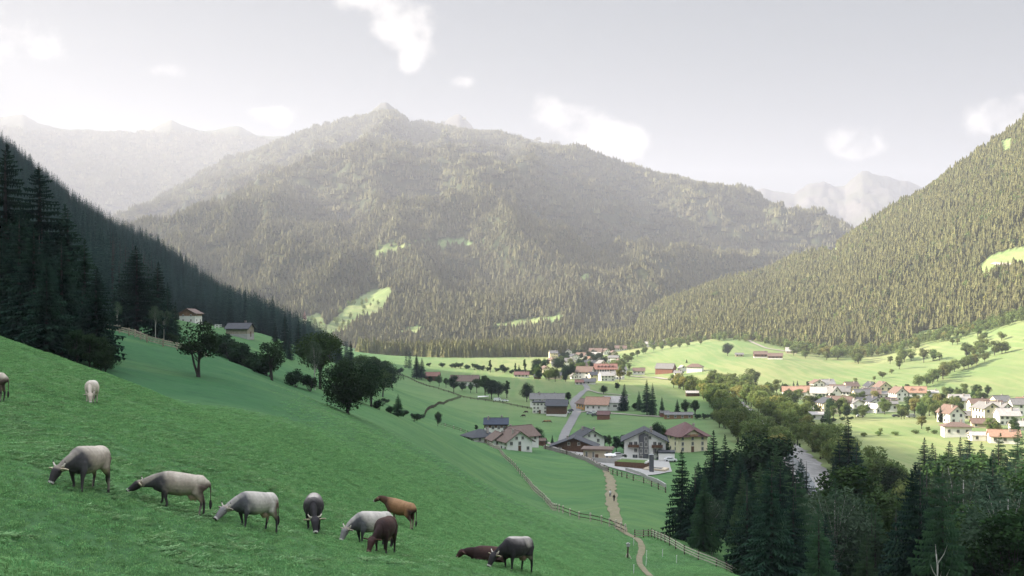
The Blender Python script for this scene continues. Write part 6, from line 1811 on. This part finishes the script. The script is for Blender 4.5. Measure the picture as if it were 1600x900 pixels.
    # legs
    if not lie:
        for s in (-1, 1):
            g = gait*s
            for pts in ([(.50,.17,.92,.14),(.50+g*.15,.20,.66,.105),(.52+g*.5,.195,.40,.062),(.50+g*.8,.19,.16,.042),(.52+g*.9,.19,.06,.050),(.55+g*.9,.19,0,.062)],
                        [(-.72,.16,1.0,.22),(-.64-g*.1,.21,.74,.155),(-.80-g*.4,.205,.50,.072),(-.83-g*.5,.20,.40,.056),(-.79-g*.8,.20,.15,.042),(-.78-g*.8,.20,.06,.050),(-.74-g*.8,.20,0,.062)]):
                foot = gl(pts[-1][0], s*pts[-1][1])
                L_ = []
                for x, y, z, r_ in pts:
                    k = min(1, z/.95)
                    L_.append(((x, s*y, foot*(1-k) + body_z(x)*k + z), r_*.92, r_*(1.25 if z > .6 else 1.0)))
                sec_tube(mb, L_, 10)
    else:
        for s in (-1, 1):
            sec_tube(mb, [((.45, s*.2, .25), .12, .14), ((.75, s*.26, .12), .07, .08), ((.50, s*.30, .07), .05, .05)], 8)
            sec_tube(mb, [((-.7, s*.25, .30), .16, .2), ((-.35, s*.38, .15), .09, .1), ((-.62, s*.42, .07), .05, .05)], 8)
    if udder and not lie:
        sec_tube(mb, [(bp(-.30,0,.62),.08,.06),(bp(-.42,0,.54),.15,.13),(bp(-.60,0,.56),.14,.14),(bp(-.70,0,.64),.07,.08)], 10)
        for sx in (-.42, -.56):
            for s in (-1, 1): sec_tube(mb, [(bp(sx, s*.07, .48), .03, .03), (bp(sx, s*.075, .37), .02, .02)], 6)
    # tail
    tl = [bp(-1.0,0,1.20), bp(-1.09,0,1.08), bp(-1.11,.02,.80), bp(-1.10,.03,.50)]
    sec_tube(mb, [(tl[0], .05, .05), (tl[1], .04, .04), (tl[2], .028, .028), (tl[3], .024, .024)], 8)
    me = fuse(mb, voxel, 3, 'cow_body')
    # coat painted by anatomy
    n = len(me.vertices); co = np.empty(n*3, np.float32); me.vertices.foreach_get('co', co); co = co.reshape(-1, 3)
    x, y = co[:,0], co[:,1]; z = co[:,2] - np.array([body_z(q) for q in np.clip(x, -1.2, .8)])
    zg = co[:,2] - ((zf+zr)/2 + pitch*(x+.11))
    hp0, hp1 = np.array(heads[1][0]), np.array(heads[-1][0])
    ax = (hp1-hp0); hl = np.linalg.norm(ax); ax /= hl
    rel = co - hp0; th_ = rel @ ax / hl; rad = np.linalg.norm(rel - np.outer(rel @ ax, ax), axis=1)
    is_head = (th_ > -.12) & (rad < .2) & (x > .8)
    neck = np.clip((x-.38)/.25, 0, 1)
    pal = {'grey': dict(b=(.30,.25,.20), t=(.46,.40,.33), n=(.055,.052,.055), h=(.035,.030,.032), leg=(.05,.045,.045), r=(.085,.06,.05), bel=(.34,.27,.19)),
           'silver': dict(b=(.42,.385,.34), t=(.50,.46,.41), n=(.085,.085,.092), h=(.20,.19,.19), leg=(.035,.033,.035), r=(.10,.06,.05), bel=(.45,.38,.30)),
           'dark': dict(b=(.030,.026,.028), t=(.20,.18,.17), n=(.020,.018,.020), h=(.028,.025,.028), leg=(.020,.018,.020), r=(.022,.020,.022), bel=(.25,.2,.17)),
           'brown': dict(b=(.21,.105,.05), t=(.30,.17,.085), n=(.07,.035,.022), h=(.055,.03,.02), leg=(.30,.24,.18), r=(.05,.025,.02), bel=(.14,.07,.04)),
           'maroon': dict(b=(.034,.017,.015), t=(.060,.027,.021), n=(.028,.014,.013), h=(.045,.02,.018), leg=(.022,.012,.012), r=(.03,.012,.012), bel=(.04,.02,.02)),
           'pale': dict(b=(.55,.48,.40), t=(.62,.56,.49), n=(.50,.43,.36), h=(.48,.40,.33), leg=(.45,.39,.33), r=(.50,.42,.35), bel=(.5,.42,.33))}[coat]
    def mixc(c, d, k): return c*(1-k[:,None]) + np.array(d)[None]*k[:,None]
    nzv = fbm(x*3.2+5+P.x, z*3.2+y*2, 3, 3)
    c = np.tile(np.array(pal['b'], float), (n, 1))
    c = mixc(c, pal['t'], np.clip((z-1.08+.12*nzv)/.22, 0, 1))
    c = mixc(c, pal['bel'], np.clip((.66-z+.06*nzv)/.08, 0, 1)*(x < .5))
    c = mixc(c, pal['n'], np.clip((x-.22+.35*nzv+.34*(1.0-z))/.42, 0, 1)*np.clip((z-.3)/.15, 0, 1))
    c = mixc(c, pal['r'], np.clip((-.66-x+.12*nzv)/.14, 0, 1)*np.clip((1.16-z)/.15, 0, 1))
    if coat in ('grey', 'silver'):
        c = mixc(c, pal['t'], np.clip((x-.5)/.3, 0, 1)*np.clip((z-(1.26-.62*np.clip(x-.5, 0, 2)))/.06, 0, 1)*.5)
    legk = np.clip((.60-zg)/.16, 0, 1)*(x < .85)*(not lie)
    ud = (np.abs(x+.52) < .24)*(zg > .34)*(np.abs(y) < .17)*(zg < .66)
    c = mixc(c, pal['leg'], legk*(1-ud))
    if coat == 'grey': c = mixc(c, (.30,.26,.21), legk*np.clip((.45-zg)/.15, 0, 1)*(x < 0)*(np.abs(y) > .19)*.6)
    if udder: c = mixc(c, (.42,.30,.22) if coat not in ('maroon', 'dark') else (.2,.13,.1), ud*1.0)
    c = mixc(c, (.03,.027,.025), np.clip((.07-zg)/.02, 0, 1)*(not lie)*(x < .95))
    c = mixc(c, pal['h'], is_head*1.0)
    if coat in ('grey', 'silver'): c = mixc(c, (.30,.25,.20), is_head*np.clip((.16-th_)/.14, 0, 1)*.75)
    c = mixc(c, (.50,.47,.43) if coat != 'maroon' else (.16,.10,.08), is_head*((th_ > .84) & (th_ < .94)))
    c = mixc(c, (.03,.027,.028), is_head*(th_ >= .94))
    for a, b_ in ears:
        a_, bb = np.array(a), np.array(b_); e_ = bb-a_; q = ((co-a_) @ e_)/(e_@e_); d = np.linalg.norm(co-a_-np.outer(q, e_), axis=1)
        m_ = ((q > .22) & (q < 1.2) & (d < .11))*1.0
        inner = {'dark': (.40,.34,.24), 'maroon': (.10,.05,.04), 'brown': (.16,.09,.05), 'grey': (.60,.50,.36), 'silver': (.50,.43,.36), 'pale': (.55,.48,.4)}[coat]
        c = mixc(c, inner, m_); c = mixc(c, tuple(.5*v for v in inner), m_*((d < .045) & (q > .35) & (q < .9)))
    if coat == 'dark':     # grey saddle and pale line along the back
        c = mixc(c, (.42,.38,.34), np.clip((z-1.30)/.05, 0, 1)*(x < .5))
        c = mixc(c, (.30,.27,.24), np.clip(1-((x+.45)**2/.09 + (z-1.16)**2/.05), 0, 1)*1.0)
    c *= (1 + .22*nzv + .16*fbm(x*9+3, z*9+y*7, 5, 3))[:,None]
    ca = me.color_attributes.new('coat', 'FLOAT_COLOR', 'POINT')
    ca.data.foreach_set('color', np.concatenate([np.clip(c, 0, 1), np.ones((n, 1))], 1).astype(np.float32).ravel())
    me.materials.clear(); me.materials.append(M['coat'])
    e = empty(name, Vector((P.x, P.y, zo)), h); e.scale = (size,)*3
    tag(e, label, 'cow', group)
    link('body', me, e)
    if horns:
        for s in (-1, 1):
            a = poll - hd_dir*.05 + side*s*.07
            p1 = a + side*s*.12 + Vector((0, 0, .03)); p2 = p1 + side*s*.06 + Vector((0, 0, .10)); p3 = p2 + Vector((0, 0, .08)) - side*s*.02
            m_ = MB(); m_.tube([a, p1, p2], [.033, .028, .019], 7); m_.tube([p2, p3], [.019, .005], 7, mi=1)
            m_.build('horn', [M['horn'], M['horn_dark']], e, smooth=True)
    for s in (-1, 1):
        m_ = MB(); c_ = heads[2][0] + side*s*(heads[2][1]*.88) + upv*.035
        m_.tube([c_ - side*s*.02, c_ + side*s*.012], [.024, .014], 8); m_.build('eye', M['eye'], e)
    m_ = MB(); sec_tube(m_, [(tl[3], .03, .03), (bp(-1.105,.03,.38), .055, .055), (bp(-1.10,.035,.26), .05, .05), (bp(-1.09,.04,.15), .012, .012)], 8)
    m_.build('tail_tuft', M['tail_hair'], e, smooth=True)
    return e

G = 'cattle grazing on the near slope'
def cw(px, py, *a, **k): return cow(at(px, py), *a, group=G, **k)
cw(136, 768, 262, 'grey cow with dark shoulders and face grazing leftmost of the near row, horns forward', coat='grey', pose='graze', turn=-18, gait=.12, udder=False, size=1.0)
cw(280, 797, 198, 'grey-beige cow with a dark neck stretching its head low, second from the left', coat='grey', pose='reach', gait=-.10, size=.90)
cw(398, 826, 234, 'pale silver cow with a dark rump and full udder grazing, third of the near row', coat='silver', pose='reach', gait=.10, size=.93)
cw(490, 830, 280, 'small grey cow with black shoulders grazing head-on towards the viewer', coat='dark', pose='graze', turn=6, size=1.1)
cw(580, 851, 222, 'light grey cow grazing behind the dark maroon one', coat='silver', pose='graze', turn=6, size=1.0, gait=.08)
cw(601, 863, 263, 'dark maroon cow standing before the light grey one, head down', coat='maroon', pose='graze', turn=-16, size=.98, horns=False)
cw(624, 820, 152, 'light brown cow with its head raised, standing apart up the slope', coat='brown', pose='level', size=1.02, horns=False, udder=False, gait=.10)
cw(806, 892, 236, 'black cow with a pale back line grazing beside the resting one', coat='dark', pose='graze', turn=-18, size=1.02, gait=.06)
cw(764, 879, 198, 'dark red-brown cow lying in the grass left of the black one', coat='maroon', pose='graze', turn=-8, size=.9, lie=True, horns=False)
cw(143, 629, 284, 'cream white cow far up the slope facing the viewer', coat='pale', pose='graze', turn=10, size=.98)
cw(-22, 622, 182, 'cow at the left edge with only its dark hindquarters in view', coat='grey', pose='graze', size=1.0)
def far_cow(px, py, hd, coat, lb):
    return cow(at(px, py), hd, lb, coat=coat, pose='graze', horns=False, udder=False, group='cattle in the valley field', voxel=.05, size=1.1)
far_cow(822, 646, 190, 'maroon', 'upper of two blackish cows in the valley field below the white farm')
far_cow(818, 652, 170, 'maroon', 'lower of two blackish cows in the valley field below the white farm')
far_cow(852, 661, 180, 'brown', 'left light brown calf in the valley field near the road')
far_cow(858, 661, 20, 'brown', 'right light brown calf in the valley field near the road')

# ================================================================== WALKERS
def person(P, heading, label, shirt, trousers, hair, step=.22):
    h = R(heading)
    e = empty('person', P, h); tag(e, label, 'person')
    skin = M.setdefault('skin', mat('skin', (.42, .26, .19), .6, .3, var=.05))
    mb = MB()
    sec_tube(mb, [((0,0,.88),.15,.10),((0,0,1.05),.13,.09),((0,0,1.25),.17,.11),((0,0,1.40),.19,.10),((0,0,1.47),.08,.06),((0,0,1.53),.055,.055),((.01,0,1.60),.065,.08),((.02,0,1.68),.075,.095),((.01,0,1.76),.06,.075),((0,0,1.79),.02,.03)], 12)
    mb.add([(.10,-.015,1.66),(.10,.015,1.66),(.125,0,1.63),(.095,0,1.70)], [(0,1,2),(0,2,3),(1,3,2),(0,3,1)])
    for s in (-1, 1):
        st = step*s
        sec_tube(mb, [((0,s*.09,.92),.085,.095),((st*.5,s*.10,.50),.06,.065),((st*.8,s*.10,.28),.052,.055),((st*1.25,s*.10,.08),.036,.04)], 10)
        sec_tube(mb, [((st*1.25-.05,s*.10,.04),.04,.04),((st*1.25+.16,s*.10,.03),.038,.028)], 8)
        sec_tube(mb, [((0,s*.18,1.40),.05,.05),((-st*.4,s*.22,1.14),.042,.042),((-st*.7+.03,s*.22,.92),.032,.032),((-st*.8+.05,s*.215,.86),.04,.022)], 8)
        for f in range(4):
            sec_tube(mb, [((-st*.8+.03+.018*f,s*.215,.84),.010,.010),((-st*.8+.04+.018*f,s*.21,.77+.004*abs(f-1.5)),.008,.008)], 6)
        sec_tube(mb, [((-st*.8+.08,s*.205,.88),.012,.012),((-st*.8+.115,s*.20,.82),.010,.010)], 6)
    link('body', (lambda m_: (m_.materials.clear(), m_.materials.append(skin), m_)[2])(fuse(mb, .014, 2, 'person_body')), e)
    mb = MB(); sec_tube(mb, [((0,0,.86),.175,.125),((0,0,1.05),.16,.115),((0,0,1.25),.195,.135),((0,0,1.41),.205,.12),((0,0,1.47),.10,.08)], 14)
    for s in (-1, 1): sec_tube(mb, [((0,s*.17,1.42),.07,.07),((-step*s*.4,s*.225,1.14),.060,.060),((-step*s*.65,s*.225,.95),.05,.05)], 10)
    mb.build('jacket', shirt, e, smooth=True)
    mb = MB()
    for s in (-1, 1):
        st = step*s; sec_tube(mb, [((0,s*.08,.94),.105,.12),((st*.5,s*.10,.50),.078,.085),((st*.8,s*.10,.28),.066,.07),((st*1.2,s*.10,.11),.055,.06)], 10)
    mb.build('trousers', trousers, e, smooth=True)
    mb = MB(); sec_tube(mb, [((-.035,0,1.60),.07,.05),((-.02,0,1.70),.088,.095),((-.01,0,1.78),.075,.085),((-.01,0,1.82),.02,.03)], 12); mb.build('hair', hair, e, smooth=True)
wc, bc, dk, bl = mat('white_cloth', (.7,.7,.7), .9, .1, var=.05), mat('black_cloth', (.018,.018,.022), .9, .1), mat('dark_hair', (.03,.022,.018), .8, .2), mat('blue_cloth', (.06,.07,.11), .9, .1)
person(at(953.5, 777), 100, 'walker in a white top and dark trousers, left of the pair on the dirt path', wc, bl, dk)
person(at(959.5, 784), 96, 'walker dressed in black, right of the pair on the dirt path', bc, bc, dk, step=-.22)

# ================================================================== HAZE
def make_haze():
    m = bpy.data.materials.new('haze')
    m.use_nodes = True
    nt = m.node_tree; nt.nodes.clear()
    out = nt.nodes.new('ShaderNodeOutputMaterial')
    v = nt.nodes.new('ShaderNodeVolumePrincipled')
    v.inputs['Color'].default_value = (0.84, 0.875, 1.0, 1)
    v.inputs['Density'].default_value = HAZE_D
    v.inputs['Anisotropy'].default_value = 0.2
    nt.links.new(v.outputs[0], out.inputs['Volume'])
    mb = MB()
    mb.box((0, 4675, 630), (17000, 9550, 1500))
    o = mb.build('haze', m)
    tag(o, 'thin milky haze filling the valley air', 'haze', kind='stuff')
HAZE_D = 0.00009
make_haze()
